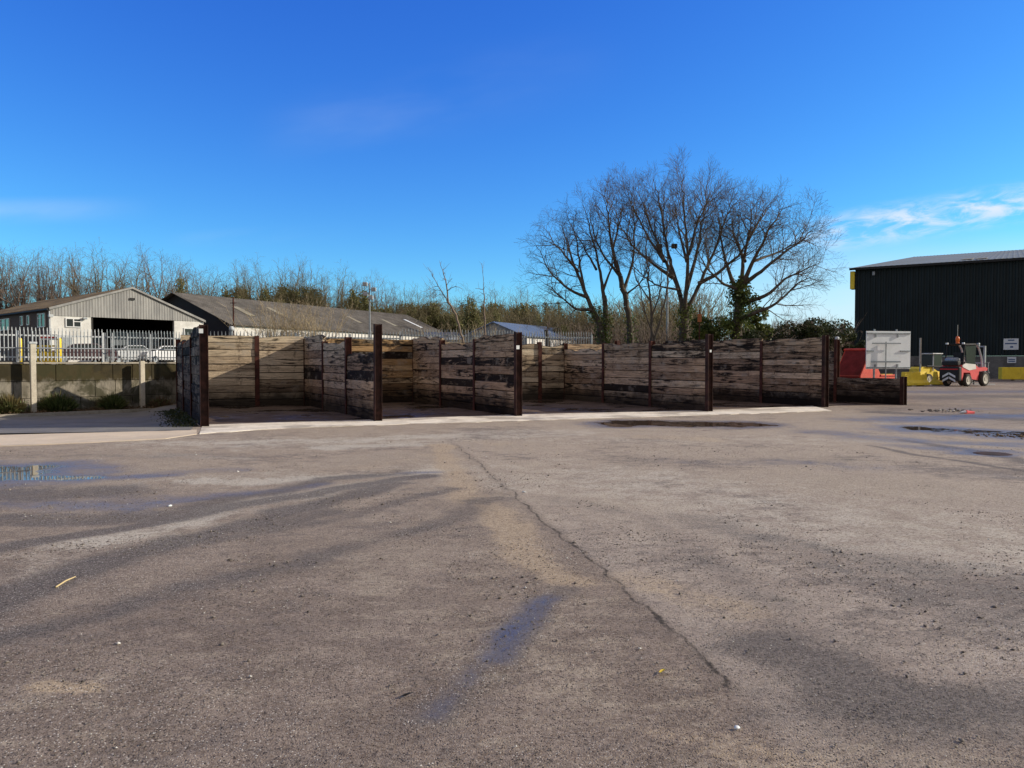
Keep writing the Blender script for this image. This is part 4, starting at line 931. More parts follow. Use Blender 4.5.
# leaning sapling and stems before the far trees
nodes, par, r = grow((P(470,345,33).x,33,BZ), [(None,[tuple(P(456,315,33)),tuple(P(444,295,33)),tuple(P(428,268,33))]),(tuple(P(450,305,33)),[tuple(P(446,280,33)),tuple(P(440,262,33))])],
                     [((P(440,290,33).x,33,P(0,290,33).z),(1.0,.8,1.0),1)], 60, seed=30, step=.2, infl=1.2, kill=.35)
(V1,F1),(V2,F2),X,_ = tree_meshes(nodes, par, r, r_base=.045, r_tip=.008, tw_n=1, tw_len=.4, thick=.03)
t = thing('sapling','pale leaning sapling rising over the fence by the middle bays','tree',(P(470,345,33).x,33,BZ)); B = np.array(t.location)
np_mesh('trunk', V1-B, F1, MT['bark_far'], t, True); np_mesh('crown', V2-B, F2, MT['twig_far'], t)
nodes, par, r = grow((P(486,345,33).x,33.5,BZ), [(None,[tuple(P(484,300,33.5)),tuple(P(482,264,33.5))])], [((P(482,300,33.5).x,33.5,4.2),(.5,.5,1.2),1)], 40, seed=31, step=.2, infl=1., kill=.35)
(V1,F1),(V2,F2),X,_ = tree_meshes(nodes, par, r, r_base=.035, r_tip=.008, tw_n=1, tw_len=.3, thick=.02)
t = thing('sapling','very thin upright sapling to the right of the leaning one','tree',(P(486,345,33).x,33.5,BZ)); B = np.array(t.location)
np_mesh('trunk', V1-B, F1, MT['bark_far'], t, True); np_mesh('crown', V2-B, F2, MT['twig_far'], t)
# far tree belt: a few grown trees, copied
def far_proto(seed, H, spread, ivyamt, twigmat='twig_far', n=9):
    b = Br(seed); rr = random.Random(seed); lat = lat_(sp=(.62,.40,.34), len=(2.8,1.4,.8), rmax=(.040,.018,.011), ang=40, wob=.10, up=.03, levels=3, tip=.0085)
    tl_ = dict(lat); tl_['from'] = (.40,.25,.2)
    b.limb([(0,0,0),(rr.gauss(0,.2),0,H*.3),(rr.gauss(0,.4),rr.gauss(0,.3),H*.6),(rr.gauss(0,.8),rr.gauss(0,.8),H*.95)], .22, .02, tl_)
    for i in range(n):
        a = i*2.4+rr.random(); z0 = H*rr.uniform(.18,.5); s_ = spread*rr.uniform(.25,1.05); zt = H*(.98-.40*(s_/spread)**2)*rr.uniform(.93,1.02)
        b.limb([(0,0,z0),(s_*.45*cos(a),s_*.45*sin(a),z0+(zt-z0)*.3),(s_*.85*cos(a+.1),s_*.85*sin(a+.1),z0+(zt-z0)*.68),(s_*cos(a-.1),s_*sin(a-.1),zt)], .115, .014, lat)
    (V1,F1), fine = b.meshes(.05); V2, F2 = combine(fine)
    t = thing('bare_tree','','tree'); np_mesh('trunk', V1, F1, MT['bark_far'], t, True); np_mesh('crown', V2, F2, MT[twigmat], t)
    if ivyamt:
        X = np.array([tuple(p) for p, _ in b.ax]); rad = np.array([q for _, q in b.ax]); r = np.random.default_rng(seed)
        V, Fq = ivy_on(X, rad, (rad > .035) & (X[:,2] < H*ivyamt), r, 34, .9, .17); np_mesh('ivy', V, Fq, MT['ivy_far'], t)
    return t
protos = [far_proto(41,17,6.0,0,n=12), far_proto(42,18,6.6,0,n=13), far_proto(43,16,4.8,.0,'twig_olive',10), far_proto(44,15,4.0,.75,'twig_olive',9), far_proto(45,14,3.6,.92,'twig_olive',8)]
sky_line = [(-60,236),(0,243),(60,240),(120,244),(180,256),(225,266),(262,262),(300,257),(330,262),(370,272),(410,284),(450,288),(500,290),(560,291),(600,300),(640,306)]
def tl(px):
    for (a,ya),(b,yb) in zip(sky_line, sky_line[1:]):
        if a <= px <= b: return ya+(yb-ya)*(px-a)/(b-a)
    return sky_line[-1][1]
rnd = random.Random(3); used = set(); k = 0
def place_far(px, pk, topy, d, lab):
    global used
    src = protos[pk]
    if pk in used: t = copy_tree(src)
    else: t = src; used.add(pk)
    Hs = [17,18,16,15,14][pk]; z = HC-(topy-HY)*d/F; s = (z-UZ)/Hs*1.0
    sx = max(.65, min(s, 1.25)*rnd.uniform(.9,1.1))
    t.location = ((px-CX)/F*d, d, UZ-.1); t.rotation_euler = (0,0,rnd.uniform(0,6.28)); t.scale = (sx, sx, s)
    t['label'] = lab; t['group'] = 'bare trees in the far belt behind the sheds'
    return t
px = -45
labs = {0:'tall bare tree in the far belt behind the barn',1:'bare tree in the far belt over the long shed roof',2:'ivy clad olive tree in the far belt beyond the bays'}
while px < 640:
    d = rnd.uniform(112,130)
    if px < 235: pk = rnd.choice([0,1,0,1,2]); lab = labs[0]
    elif px < 395: pk = rnd.choice([2,0,3,1,2]); lab = labs[1]
    else: pk = rnd.choice([4,3,2,4,3]); lab = labs[2]
    place_far(px, pk, tl(px)+rnd.uniform(-7,9), d, lab)
    px += rnd.uniform(10,19) if px > 235 else rnd.uniform(11,23)
px = -40
while px < 170:
    place_far(px, rnd.choice([0,1,2]), tl(px)+rnd.uniform(8,18), rnd.uniform(124,134), 'bare tree set back in the far belt behind the barn'); px += rnd.uniform(18,28)
px = 180
while px < 640:                                      # a second, lower rank in front
    d = rnd.uniform(103,110) if px > 450 else rnd.uniform(113,118)
    place_far(px, rnd.choice([2,3,4] if px > 170 else [2,1,2,3]), tl(px)+rnd.uniform(8,22), d, 'lower scrubby tree before the tall trunks of the far belt' if px < 395 else 'lower olive tree before the ivy clad trunks of the far belt'); px += rnd.uniform(9,15)
for o in bpy.data.objects:
    if o.name.startswith('bare_tree') and o.get('label') == '': o['label'] = 'bare tree in the far belt'
# dark conifer and twiggy undergrowth
def conifer(px, topy, d, lab, wd):
    r = np.random.default_rng(int(px)); p = P(px, topy, d); H = p.z-UZ; t = thing('conifer', lab, 'tree', (p.x,d,UZ)); m = 5000
    h = r.random(m)**.8; rr = wd*(1.02-h)**.7*(.25+.75*r.random(m)**.7)*(1+.18*np.sin(h*31)); a = r.random(m)*6.283
    V, Fq = leaves(np.stack([rr*np.cos(a), rr*np.sin(a), h*H],1), .25, r); np_mesh('crown', V, Fq, MT['ivy_far'], t)
    MB().tube((0,0,0),(0,0,H*.95),.2,.03).build('trunk', MT['bark_far'], t)
place_far(471, 4, 288, 101, 'pointed ivy clad tree standing out from the far belt near the sheds'); 
def thicket(name, lab, pts, n, size, mat, hz, spread, stems=True, kind=None, z0=UZ, cat='shrubs', seed=5, leafmat=None, leaf_n=0, leafsize=.05, tr=.006):
    """upright twiggy stems in a ragged mass"""
    r = np.random.default_rng(seed); pts = [Vector(p) for p in pts]
    seg = r.integers(0, len(pts)-1, n) if len(pts) > 1 else np.zeros(n, int); u = r.random(n)
    P0 = np.array([tuple(p) for p in pts]); a = P0[seg]; b = P0[np.minimum(seg+1, len(P0)-1)]; xy = a+(b-a)*u[:,None]+r.normal(size=(n,2))*spread
    st = np.concatenate([xy, np.full((n,1), z0)],1); Hh = hz*(.45+.65*r.random(n)); lean = r.normal(size=(n,2))*.22
    Ps = [st]; cur = st
    for k in range(3):
        nx = cur+np.concatenate([lean*(Hh/3)[:,None]*(1+.4*k)+r.normal(size=(n,2))*.05*hz/3, (Hh/3)[:,None]],1); Ps.append(nx); cur = nx
    VV = []; FF = []; off = 0
    for k in range(3):
        v, f = tubes_np(Ps[k], Ps[k+1], np.full(n,tr*(1.6-.4*k)), np.full(n,tr*(1.2-.4*k)), 3); VV.append(v); FF.append(f+off); off += len(v)
    for k in (1,2,3):
        for q in range(3):
            d = r.normal(size=(n,3))*.5; d[:,2] = np.abs(d[:,2])+.35; s_ = Ps[k]-(Ps[k]-Ps[k-1])*r.random((n,1)); e_ = s_+d*size*hz
            v, f = tubes_np(s_, e_, np.full(n,tr*.7), np.full(n,tr*.3), 3); VV.append(v); FF.append(f+off); off += len(v)
    c0 = np.array([xy[:,0].mean(), xy[:,1].mean(), z0])
    if leaf_n:
        t = thing(name, lab, cat, tuple(c0)); np_mesh('stems', np.concatenate(VV)-c0, np.concatenate(FF), MT[mat], t)
        i = r.integers(0, n, leaf_n); s_ = r.random(leaf_n)[:,None]; kk = r.integers(0,3,leaf_n); PS = np.stack(Ps)
        C = PS[kk,i]*(1-s_)+PS[kk+1,i]*s_+r.normal(size=(leaf_n,3))*leafsize*2.2
        v, f = leaves(C, leafsize, r, .45); np_mesh('foliage', v-c0, f, MT[leafmat], t)
        return t
    o = np_mesh(name, np.concatenate(VV), np.concatenate(FF), MT[mat]); tag(o, lab, cat, kind=kind); return o
thicket('undergrowth','tangled brown and olive scrub below the far tree belt',[((P(x,0,d).x),d) for x, d in ((250,122),(300,122),(340,122),(420,118),(520,118),(640,110),(690,84))], 7000, .14, 'twig_olive', 8.0, 2.4, kind='stuff', cat='scrub', seed=8, tr=.035)
thicket('undergrowth','pale leafless scrub below the bare trees and behind the hedge',[((P(x,0,d).x),d) for x, d in ((560,46),(650,44),(740,44),(800,46),(826,48))], 1400, .14, 'twig_far', 2.4, .6, kind='stuff', cat='scrub', seed=9, tr=.012)
# pale dead stems before the long shed
thicket('dead_stems','pale dead upright stems over the fence before the long shed roof',[(P(262,0,33).x,33),(P(325,0,34).x,34)], 260, .13, 'twig_pale', 2.7, .35, cat='dead shrub', seed=10, tr=.009)
thicket('dead_stems','sparse straw coloured stems behind the fence left of the leaning sapling',[(P(420,0,34.5).x,34.5),(P(500,0,35).x,35)], 150, .12, 'twig_pale', 1.8, .35, cat='dead shrub', seed=12, tr=.008)
# leafy bushes
def bush(px, topy, botz, d, wpx, lab, mat='hedge', n=5000, size=.06, group=None, name='bush', seed=1, stems=14):
    r = np.random.default_rng(seed); p = P(px, topy, d); H = p.z-botz; W_ = wpx*d/F/2; t = thing(name, lab, 'bush', (p.x,d,botz), 0, group)
    k = 9; cc = np.stack([r.normal(size=k)*W_*.45, r.normal(size=k)*W_*.35, H*(.3+.5*r.random(k))],1); cr = W_*(.25+.35*r.random(k))
    i = r.integers(0,k,n); q = r.normal(size=(n,3)); q /= np.linalg.norm(q,axis=1,keepdims=True); C = cc[i]+q*(cr[i]*(.5+.6*r.random(n)**.5))[:,None]*np.array([1,1,.75]); C = C[(C[:,2] > 0)]
    V, Fq = leaves(C, size, r); np_mesh('foliage', V, Fq, MT[mat], t)
    st = []; 
    mb = MB()
    for s_ in range(stems):
        j = r.integers(0,k); mb.tube((0+r.normal()*.08,r.normal()*.08,0), tuple(cc[j]+np.array([0,0,cr[j]*1.0*r.random()])), .02, .006, 5)
    mb.build('stems', MT['twig'], t); return t
for i, (px, ty, d, wpx, lab) in enumerate(((792,319,38,52,'dark leafy bush just behind the rightmost full height wall'),(824,315,39,50,'dark leafy bush with the highest top left of the warehouse'),(764,326,38,44,'low dark bush between the ivy clad tree and the hedge'),(850,326,40,34,'small bush against the warehouse corner'),(712,306,39,44,'dense ivy bush left of the ivy clad trunk'),(758,292,39.5,34,'tall sunlit ivy mass on the right of the ivy clad trunk'))):
    bush(px, ty, 1.0, d, wpx, lab, 'ivy' if i in (4,5) else 'hedge', 5200, .075, 'leafy bushes behind the right hand bays', seed=60+i)
thicket('undergrowth','bare upright twigs sticking out of the hedge near the warehouse',[(P(770,0,41).x,41),(P(838,0,43).x,43)], 240, .13, 'twig_far', 2.5, .3, kind='stuff', cat='scrub', seed=19, tr=.007)
bed_l = ['low green shrub at the left edge of the planting bed','wide green shrub right of the taller concrete post','spiky green shrub halfway between the concrete posts','small brown shrub beside the first sleeper wall']
for i, (px, wpx, ty) in enumerate(((8,36,393),(57,44,391),(112,34,392),(160,26,396))):
    d0 = None
    # stands in the planting bed, half a metre before the wall
    pt = on_line(px,.5)[0]
    r = np.random.default_rng(80+i); t = thing('low_shrub', bed_l[i], 'shrub', (pt.x,pt.y,LZ+.08), 0, 'low shrubs in the planting bed'); W_ = wpx*pt.y/F/2; H = HC-(ty-HY)*pt.y/F-.08-LZ; n = 900 if i < 3 else 350
    # arching blades from a crown
    a = r.random(n)*6.283; rr = W_*r.random(n)**.6; hx = H*(1-.55*(rr/W_)**2)*(.5+.6*r.random(n)); b0 = np.stack([rr*.55*np.cos(a), rr*.35*np.sin(a), hx*.1],1); tip = np.stack([rr*np.cos(a)*1.05, rr*np.sin(a)*.7, hx],1)+r.normal(size=(n,3))*.03
    mid = (b0+tip)/2+np.array([0,0,.05]); sd_ = np.cross(tip-b0, r.normal(size=(n,3))); sd_ /= np.linalg.norm(sd_,axis=1,keepdims=True); sd_ *= .018
    V = np.stack([b0-sd_*.5, b0+sd_*.5, mid+sd_, mid-sd_, tip],1).reshape(-1,3); base = (np.arange(n)*5)[:,None]
    Fq = np.concatenate([base+np.array([[0,1,2,3]]), base+np.array([[3,2,4,4]])]); Fq = Fq
    me_v = V; o = MB(); o.v = [tuple(x) for x in V]; o.f = [tuple(b[:4]) for b in (base+np.array([[0,1,2,3]])).tolist()]+[tuple(b) for b in (base+np.array([[3,2,4]])).tolist()]
    o.build('foliage', MT['shrub'] if i < 3 else MT['dry'], t, fix=False)
    C = np.stack([r.normal(size=260)*W_*.5, r.normal(size=260)*.2, H*.75*r.random(260)],1); V, Fq = leaves(C, .035, r); np_mesh('leaves', V, Fq, MT['shrub'], t)
r = np.random.default_rng(90); n = 9000; s_ = r.random(n)*24; y_ = .08+r.random(n)*.85
C = np.array([tuple(RW)])+np.array([tuple(e)])*s_[:,None]+np.array([tuple(nrmw)])*y_[:,None]; C = np.concatenate([C, (LZ+.10+.10*r.random(n)**3)[:,None]],1)
V, Fq = leaves(C, .035, r); tag(np_mesh('leaf_litter', V, Fq, MT['dry']), 'brown leaf litter covering the planting bed', 'leaf litter', kind='stuff')
# weeds and rubble against the first wall
r = np.random.default_rng(91); n = 2600; s_ = r.random(n)*7; y_ = .14+np.abs(r.normal(size=n))*.28
C2 = np.array([FR[0].x,FR[0].y])+np.array(U)*s_[:,None]+np.array([-U.y,U.x])*y_[:,None]; C = np.concatenate([C2, (.01+.22*np.exp(-y_*3.5)*r.random(n))[:,None]],1)
V, Fq = leaves(C, .03, r); tag(np_mesh('wall_weeds', V, Fq, MT['hedge']), 'dark weeds and litter along the foot of the leftmost sleeper wall', 'weeds', kind='stuff')

# ------------------------------------------------------------------ street furniture, masts
def mast(px, topy, d, lab, z0, heads):
    p = P(px, topy, d); t = thing('floodlight_mast', lab, 'mast', (p.x,d,z0)); H = p.z-z0
    MB().tube((0,0,0),(0,0,H),.07,.045).build('pole', MT['galv'], t)
    for dx, dz in heads:
        MB().tube((0,0,H-dz),(dx,-.05,H-dz),.02).build('arm', MT['galv'], t)
        MB().bbox(dx-.16,dx+.16,-.22,.0,H-dz-.14,H-dz+.12,.04).build('lamp_head', MT['white_metal'] if px < 500 else MT['black'], t)
    return t
mast(370,283,52,'slim grey floodlight mast standing before the long shed roof',UZ,[(-.28,.1),(.3,.45),(.1,1.0),(-.25,.75)])
mast(667,246,44,'thin dark floodlight mast hidden among the bare trunks',UZ,[(-.5,.05),(.35,.05)])
t = thing('red_pole','thin rusty red pole before the long shed roof','pole',tuple(P(234,345,50))[:2]+(UZ,)); H = P(234,297,50).z-UZ
MB().tube((0,0,0),(0,0,H),.05).build('shaft', MT['rust'], t); MB().tube((-.2,0,H-.4),(.2,0,H-.4),.025).build('crossbar', MT['rust'], t)
t = thing('orange_sign','small orange board on a post between the trunks','sign',(P(699,330,38).x,38,UZ)); z = P(0,318,38).z-UZ
MB().tube((0,0,0),(0,0,z+.4),.03).build('post', MT['rust'], t); MB().box(-.10,.10,-.05,-.035,z-.2,z+.2).build('board', worn('faded orange board',(.42,.15,.05),(.3,.12,.06),3,.8), t)
# pipework and a gate post behind the first bay
for px, d, lab in ((232,30.,'lone galvanised post with a white fitting behind the first bay'),(551,38.,'dark leaning stump before the sky tinted roof')):
    p = P(px, 330, d); t = thing('fence_stub', lab, 'post', (p.x,d,UZ)); H = p.z-UZ
    MB().tube((0,0,0),(.0 if px < 500 else -.25,0,H),.06 if px < 500 else .16,.05 if px < 500 else .1).build('shaft', MT['galv'] if px < 500 else MT['bark'], t)
    if px < 500: MB().lathe([(.001,-.1),(.09,-.08),(.1,.0),(.07,.09),(.001,.1)],(0,0,H+.05),n=12).build('fitting', MT['white_metal'], t, True)
# yellow bollards and gate on the upper yard
for px, lab in ((20.5,'yellow bollard behind the fence, nearer the left edge'),(60,'yellow bollard behind the fence beside the yellow gate')):
    p = P(px, 338, 48); t = thing('yellow_bollard', lab, 'bollard', (p.x,48,UZ), 0, 'yellow bollards behind the fence')
    MB().lathe([(.001,0),(.11,0),(.11,p.z-UZ-.06),(.06,p.z-UZ),(.001,p.z-UZ)],(0,0,0),n=14).build('tube', MT['yellow'], t, True)
p0 = P(38, 362, 50); p1 = P(57, 346, 50); wd = p1.x-p0.x; H = p1.z-UZ
t = thing('yellow_gate','low yellow barred gate seen through the white palisade fence','gate',(p0.x,50,UZ))
mb = MB()
for z in (.15,.55,H): mb.box(0,wd,-.03,.03,z-.05,z+.05)
for x in (0,wd/3,2*wd/3,wd): mb.box(x-.04,x+.04,-.028,.028,0,H-.052)
mb.build('frame', MT['yellow'], t); MB().box(.1,wd-.1,.04,.05,.1,H*.7).build('panel', MT['yellow'], t)
p0 = P(39.5,340,49); p1 = P(58,334.5,49); t = thing('notice_board','white notice with red lettering behind the palisade fence','sign',(p0.x,49,UZ))
MB().box(0,p1.x-p0.x,0,.03,p0.z-UZ,p1.z-UZ).build('panel', MT['sign_white'], t); MB().box(.1,p1.x-p0.x-.1,-.012,-.004,p0.z-UZ+.12,p1.z-UZ-.1).build('lettering', MT['red_stripe'], t)
for x in (.1,p1.x-p0.x-.1): MB().tube((x,.06,0),(x,.06,p1.z-UZ),.03).build('leg', MT['galv'], t)
# parked cars on the upper yard
def car(px, d, rz, lab, paint):
    p = P(px, 360, d); t = thing('parked_car', lab, 'car', (p.x,d,UZ), rz, 'cars parked before the barn')
    prof = [(-2.05,.35),(-2.1,.75),(-1.95,.95),(-1.2,1.02),(-.55,1.42),(.75,1.45),(1.35,1.05),(2.0,.95),(2.1,.6),(2.05,.3)]
    o = MB().prism(prof,'y',-.85,.85).build('body', paint, t)
    bv = o.modifiers.new('b','BEVEL'); bv.width = .07; bv.segments = 2
    MB().prism([(-1.05,1.04),(-.52,1.36),(.70,1.39),(1.18,1.06)],'y',-.857,.857).build('side_windows', MT['dark_glass'], t)
    MB().hexa([(-1.21,-.7,1.035),(-.57,-.7,1.41),(-.57,.7,1.41),(-1.21,.7,1.035)],[(-1.23,-.7,1.055),(-.59,-.7,1.43),(-.59,.7,1.43),(-1.23,.7,1.055)]).build('windscreen', MT['dark_glass'], t)
    MB().hexa([(1.36,-.7,1.065),(.78,-.7,1.44),(.78,.7,1.44),(1.36,.7,1.065)],[(1.38,-.7,1.085),(.80,-.7,1.46),(.80,.7,1.46),(1.38,.7,1.085)]).build('rear_window', MT['dark_glass'], t)
    for x in (-1.3,1.3):
        for y in (-.87,.67):
            wv = MB().lathe([(.001,0),(.31,0),(.33,.03),(.33,.17),(.31,.2),(.001,.2)],(x,y,.33),'y',16).build('wheel', MT['tyre'], t, True)
            MB().lathe([(.001,-.008),(.19,-.008),(.19,.208),(.001,.208)],(x,y,.33),'y',12).build('rim', MT['galv'], wv)
    for y in (-.6,.6): MB().bbox(-2.13,-2.05,y-.16,y+.16,.65,.78,.02).build('headlight', MT['sign_white'], t)
car(83,53,R(38),'dark pink car parked behind the fence before the barn mouth', worn('dusty maroon paint',(.06,.03,.035),(.09,.05,.055),2,.35,.05))
car(128,58,R(60),'silver car parked behind the greyer fence stretch', worn('silver paint',(.5,.51,.52),(.42,.43,.45),2,.35,.05))
car(160,60,R(70),'white car parked nearest the first sleeper wall', worn('white car paint',(.7,.7,.7),(.6,.6,.6),2,.35,.05))
car(222,46,R(10),'small blue car seen through the fence behind the first bay', worn('blue car paint',(.06,.09,.18),(.08,.11,.2),2,.35,.05))

# ------------------------------------------------------------------ right hand side of the yard
# signboard seen from behind
dS = 32.; a = P(866,369,dS); b = P(912,331,dS); wS = (b.x-a.x)*1.1; hS = b.z-a.z
t = thing('signboard','back of a white signboard on steel legs beside the red skip','sign',(a.x,dS,0),R(12))
MB().box(0,wS,0,.03,a.z,b.z).build('board', MT['sign_back'], t)
mb = MB()
for z in (.06,hS*.62-.0,hS-.10): pass
for x in (.2*wS,.7*wS): MB().box(x-.03,x+.03,.032,.09,0,b.z+.08).build('leg', MT['galv'], t); MB().box(x-.03,x+.03,-.045,-.002,b.z-.26,b.z-.13).build('bracket', MT['galv'], t); MB().box(x-.03,x+.03,-.045,-.002,a.z+.09,a.z+.2).build('bracket', MT['galv'], t)
MB().box(.42*wS-.015,.42*wS+.015,-.08,-.045,0,a.z+.72*hS).build('leg', MT['galv'], t)
mb.box(.02,wS-.02,-.034,-.002,a.z+.03,a.z+.08); mb.box(.02,wS-.02,-.034,-.002,b.z-.12,b.z-.07)
mb.box(.02,.16*wS,-.034,-.002,a.z+.46*hS,a.z+.49*hS); mb.box(.76*wS,wS-.02,-.034,-.002,a.z+.46*hS,a.z+.49*hS)
mb.build('frame_rails', MT['galv'], t)
mb = MB(); mb.box(.10*wS,.74*wS,-.11,-.085,a.z+.66*hS,a.z+.69*hS); mb.box(.08*wS,.74*wS,-.11,-.085,a.z+.17*hS,a.z+.21*hS); mb.build('cross_bars', MT['steel_blue'], t)
# red skip: tall hopper with one raking end
dK = 35.
def kp(px, py, d=dK): return P(px, py, d)
t = thing('skip','orange red steel skip with a raking end behind the low wall','skip',(kp(866,0).x,dK-.6,0),R(32))
Ls, Ws = 2.6, 1.3
V = [(-1.0,0,.0),(1.3,0,.0),(1.9,0,1.15),(.9,0,1.2),(.02,0,2.12),(-.75,0,1.0)]
fr = [(-.95,.95),(1.75,.95),(1.55,.0),(-.6,.0)]
MB().prism([(-.72,.25),(1.5,.25),(1.8,1.0),(.62,1.05),(-.12,2.12),(-.85,.98)],'y',0,.06).build('side_panel', MT['skip_red'], t)
MB().prism([(-.72,.25),(1.5,.25),(1.8,1.0),(.62,1.05),(-.12,2.12),(-.85,.98)],'y',Ws-.06,Ws).build('side_panel', MT['skip_red'], t)
m = MB(); m.hexa([(-.74,.062,.25),(-.69,.062,.25),(-.69,Ws-.062,.25),(-.74,Ws-.062,.25)],[(-.87,.062,.98),(-.82,.062,.98),(-.82,Ws-.062,.98),(-.87,Ws-.062,.98)])
m.hexa([(-.87,.062,.985),(-.80,.062,.985),(-.80,Ws-.062,.985),(-.87,Ws-.062,.985)],[(-.15,.062,2.12),(-.08,.062,2.12),(-.08,Ws-.062,2.12),(-.15,Ws-.062,2.12)]); m.build('raking_end', MT['skip_shaded'], t)
m = MB(); m.hexa([(1.44,.062,.25),(1.5,.062,.25),(1.5,Ws-.062,.25),(1.44,Ws-.062,.25)],[(1.74,.062,1.0),(1.8,.062,1.0),(1.8,Ws-.062,1.0),(1.74,Ws-.062,1.0)]); m.build('low_end', MT['skip_red'], t)
MB().box(-.7,1.45,.065,Ws-.065,.25,.31).build('floor', MT['skip_red'], t)
m = MB(); m.hexa([(-.16,-.03,2.12),(-.10,-.03,2.18),(-.10,Ws+.03,2.18),(-.16,Ws+.03,2.12)],[(-.18,-.03,2.16),(-.08,-.03,2.22),(-.08,Ws+.03,2.22),(-.18,Ws+.03,2.16)]); m.build('rim', MT['skip_red'], t); MB().box(.62,1.85,-.035,-.003,.96,1.04).build('rim', MT['skip_red'], t)
for y in (.25,Ws-.45): MB().box(-.6,1.4,y,y+.2,0,.25).build('skid', MT['rust_dark'], t)
# yellow painted concrete barriers
def barrier(px, basey, L, rz, lab, H=.95):
    x, y = G(px, basey); t = thing('yellow_barrier', lab, 'barrier', (x,y,0), rz, 'yellow concrete barriers around the warehouse yard')
    o = MB().prism([(-.36,.06),(.36,.06),(.36,.22),(.17,.42),(.12,H),(-.12,H),(-.17,.42),(-.36,.22)],'x',0,L).build('body', MT['yellow'], t)
    bv = o.modifiers.new('b','BEVEL'); bv.width = .03; bv.segments = 2
    for xx in (L*.2,L*.75): MB().box(xx,xx+.4,-.34,.34,0,.055).build('foot', MT['concrete'], t)
    return t
barrier(903,386.4,2.3,R(28),'yellow concrete barrier beside the signboard, left of the forklift'); barrier(935,385.5,1.2,R(35),'short yellow barrier just left of the forklift')
barrier(866,388,2.2,R(24),'low yellow barrier partly hidden behind the signboard legs',.85)
x, y = G(1000,380.5)
t = thing('yellow_barrier','long plain yellow barrier by the right edge near the wall signs','barrier',(x,y,0),R(-12),'yellow concrete barriers around the warehouse yard')
MB().bbox(0,5.8,-.4,.4,.1,1.15,.05).build('body', MT['yellow'], t); MB().box(1,1.6,-.35,.35,0,.098).build('foot', MT['concrete'], t); MB().box(4.2,4.8,-.35,.35,0,.098).build('foot', MT['concrete'], t)
x, y = G(920,385); t = thing('white_post','slim pale post standing by the yellow barriers','post',(x,y,0)); H = P(920,338,y).z
MB().tube((0,0,0),(0,0,H*.45),.05).build('lower_shaft', MT['galv'], t); MB().box(-.055,.055,-.04,.04,H*.45,H).build('upper_panel', MT['hub'], t)
# forklift
FX, FY = G(957,386.2); fk = thing('forklift','red and white forklift with an orange beacon before the warehouse','forklift',(FX,FY,0),R(30)); fk.scale = (1.08,1.08,1.14)
def wheel(parent, x, y, r0, w_, hubm='hub', name='wheel'):
    wv = MB().lathe([(r0*.69,.004),(r0*.9,0),(r0,w_*.15),(r0,w_*.85),(r0*.9,w_),(r0*.69,w_-.004)],(x,y,r0),'y',22).build(name, MT['tyre'], parent, True)
    MB().lathe([(.001,.02),(r0*.25,.02),(r0*.3,.05),(r0*.70,.012),(r0*.70,w_-.012),(r0*.3,w_-.05),(r0*.25,w_-.02),(.001,w_-.02)],(x,y,r0),'y',16).build('rim', MT[hubm], wv)
wheel(fk,.0,-.72,.36,.24); wheel(fk,.0,.48,.36,.24); wheel(fk,1.75,-.78,.42,.28); wheel(fk,1.75,.5,.42,.28)
MB().prism([(-.55,.42),(-.45,.35),(-.35,.80),(.35,.80),(.5,.42),(1.2,.35),(1.3,.86),(2.2,.9),(2.25,1.05),(1.9,1.12),(1.3,1.05),(.9,1.25),(-.2,1.3),(-.55,1.2)],'y',-.60,.60).build('body', MT['red_paint'], fk)
MB().prism([(.2,.92),(.95,1.0),(.9,1.27),(-.2,1.33),(-.5,1.22),(-.5,1.12)],'y',-.625,-.603).build('side_flash', MT['white_paint'], fk)
MB().bbox(-.85,-.56,-.62,.62,.32,1.14,.08).build('counterweight', MT['black'], fk)
mb = MB()
for k, s in ((0,1),(1,1),(0,-1),(1,-1)):
    z = .45+k*.24
    mb.hexa([(-.868,s*.02,z),(-.852,s*.02,z),(-.852,s*.40,z-.26+.06),(-.868,s*.40,z-.26+.06)],[(-.868,s*.02,z+.12),(-.852,s*.02,z+.12),(-.852,s*.40,z-.08),(-.868,s*.40,z-.08)])
mb.build('chevrons', MT['sign_white'], fk)
mb = MB(); mb.box(-.86,-.853,-.55,.55,.96,1.02); mb.build('red_band', MT['red_stripe'], fk)
MB().bbox(-.8,-.15,-.5,.5,1.2,1.45,.06).build('gas_bottle_tray', MT['black'], fk)
MB().lathe([(.001,-.42),(.12,-.40),(.16,-.32),(.16,.32),(.12,.40),(.001,.42)],(-.5,0,1.5),'y',16).build('gas_bottle', MT['galv'], fk, True)
MB().bbox(.15,.65,-.28,.28,1.3,1.42,.04).build('seat', MT['black'], fk); MB().bbox(.05,.18,-.28,.28,1.42,1.95,.04).build('seat_back', MT['black'], fk)
mb = MB()
for y in (-.54,.54): mb.path([(-.35,y,1.25),(-.15,y,2.35)],.045,6); mb.path([(-.15,y,2.38),(1.1,y,2.42)],.04,6)
for x in np.linspace(-.1,1.05,6): mb.tube((x,-.54,2.42),(x,.54,2.42),.022,n=6)
mb.build('overhead_guard', MT['black'], fk)
MB().bbox(-.12,1.08,-.50,.50,2.445,2.475,.008).build('roof_panel', MT['black'], fk)
mb = MB()
for y in (-.54,.54): mb.path([(1.75,y,1.1),(1.62,y,1.7),(1.35,y,2.2),(1.1,y,2.42)],.06,6)
mb.path([(-.2,-.58,1.2),(.9,-.58,1.1)],.03,6); mb.build('front_pillar', MT['white_metal'], fk)
MB().hexa([(.0,-.57,1.32),(.9,-.57,1.2),(.9,-.56,1.2),(.0,-.56,1.32)],[(-.12,-.57,2.3),(1.0,-.57,2.36),(1.0,-.56,2.36),(-.12,-.56,2.3)]).build('door_screen', MT['dark_glass'], fk)
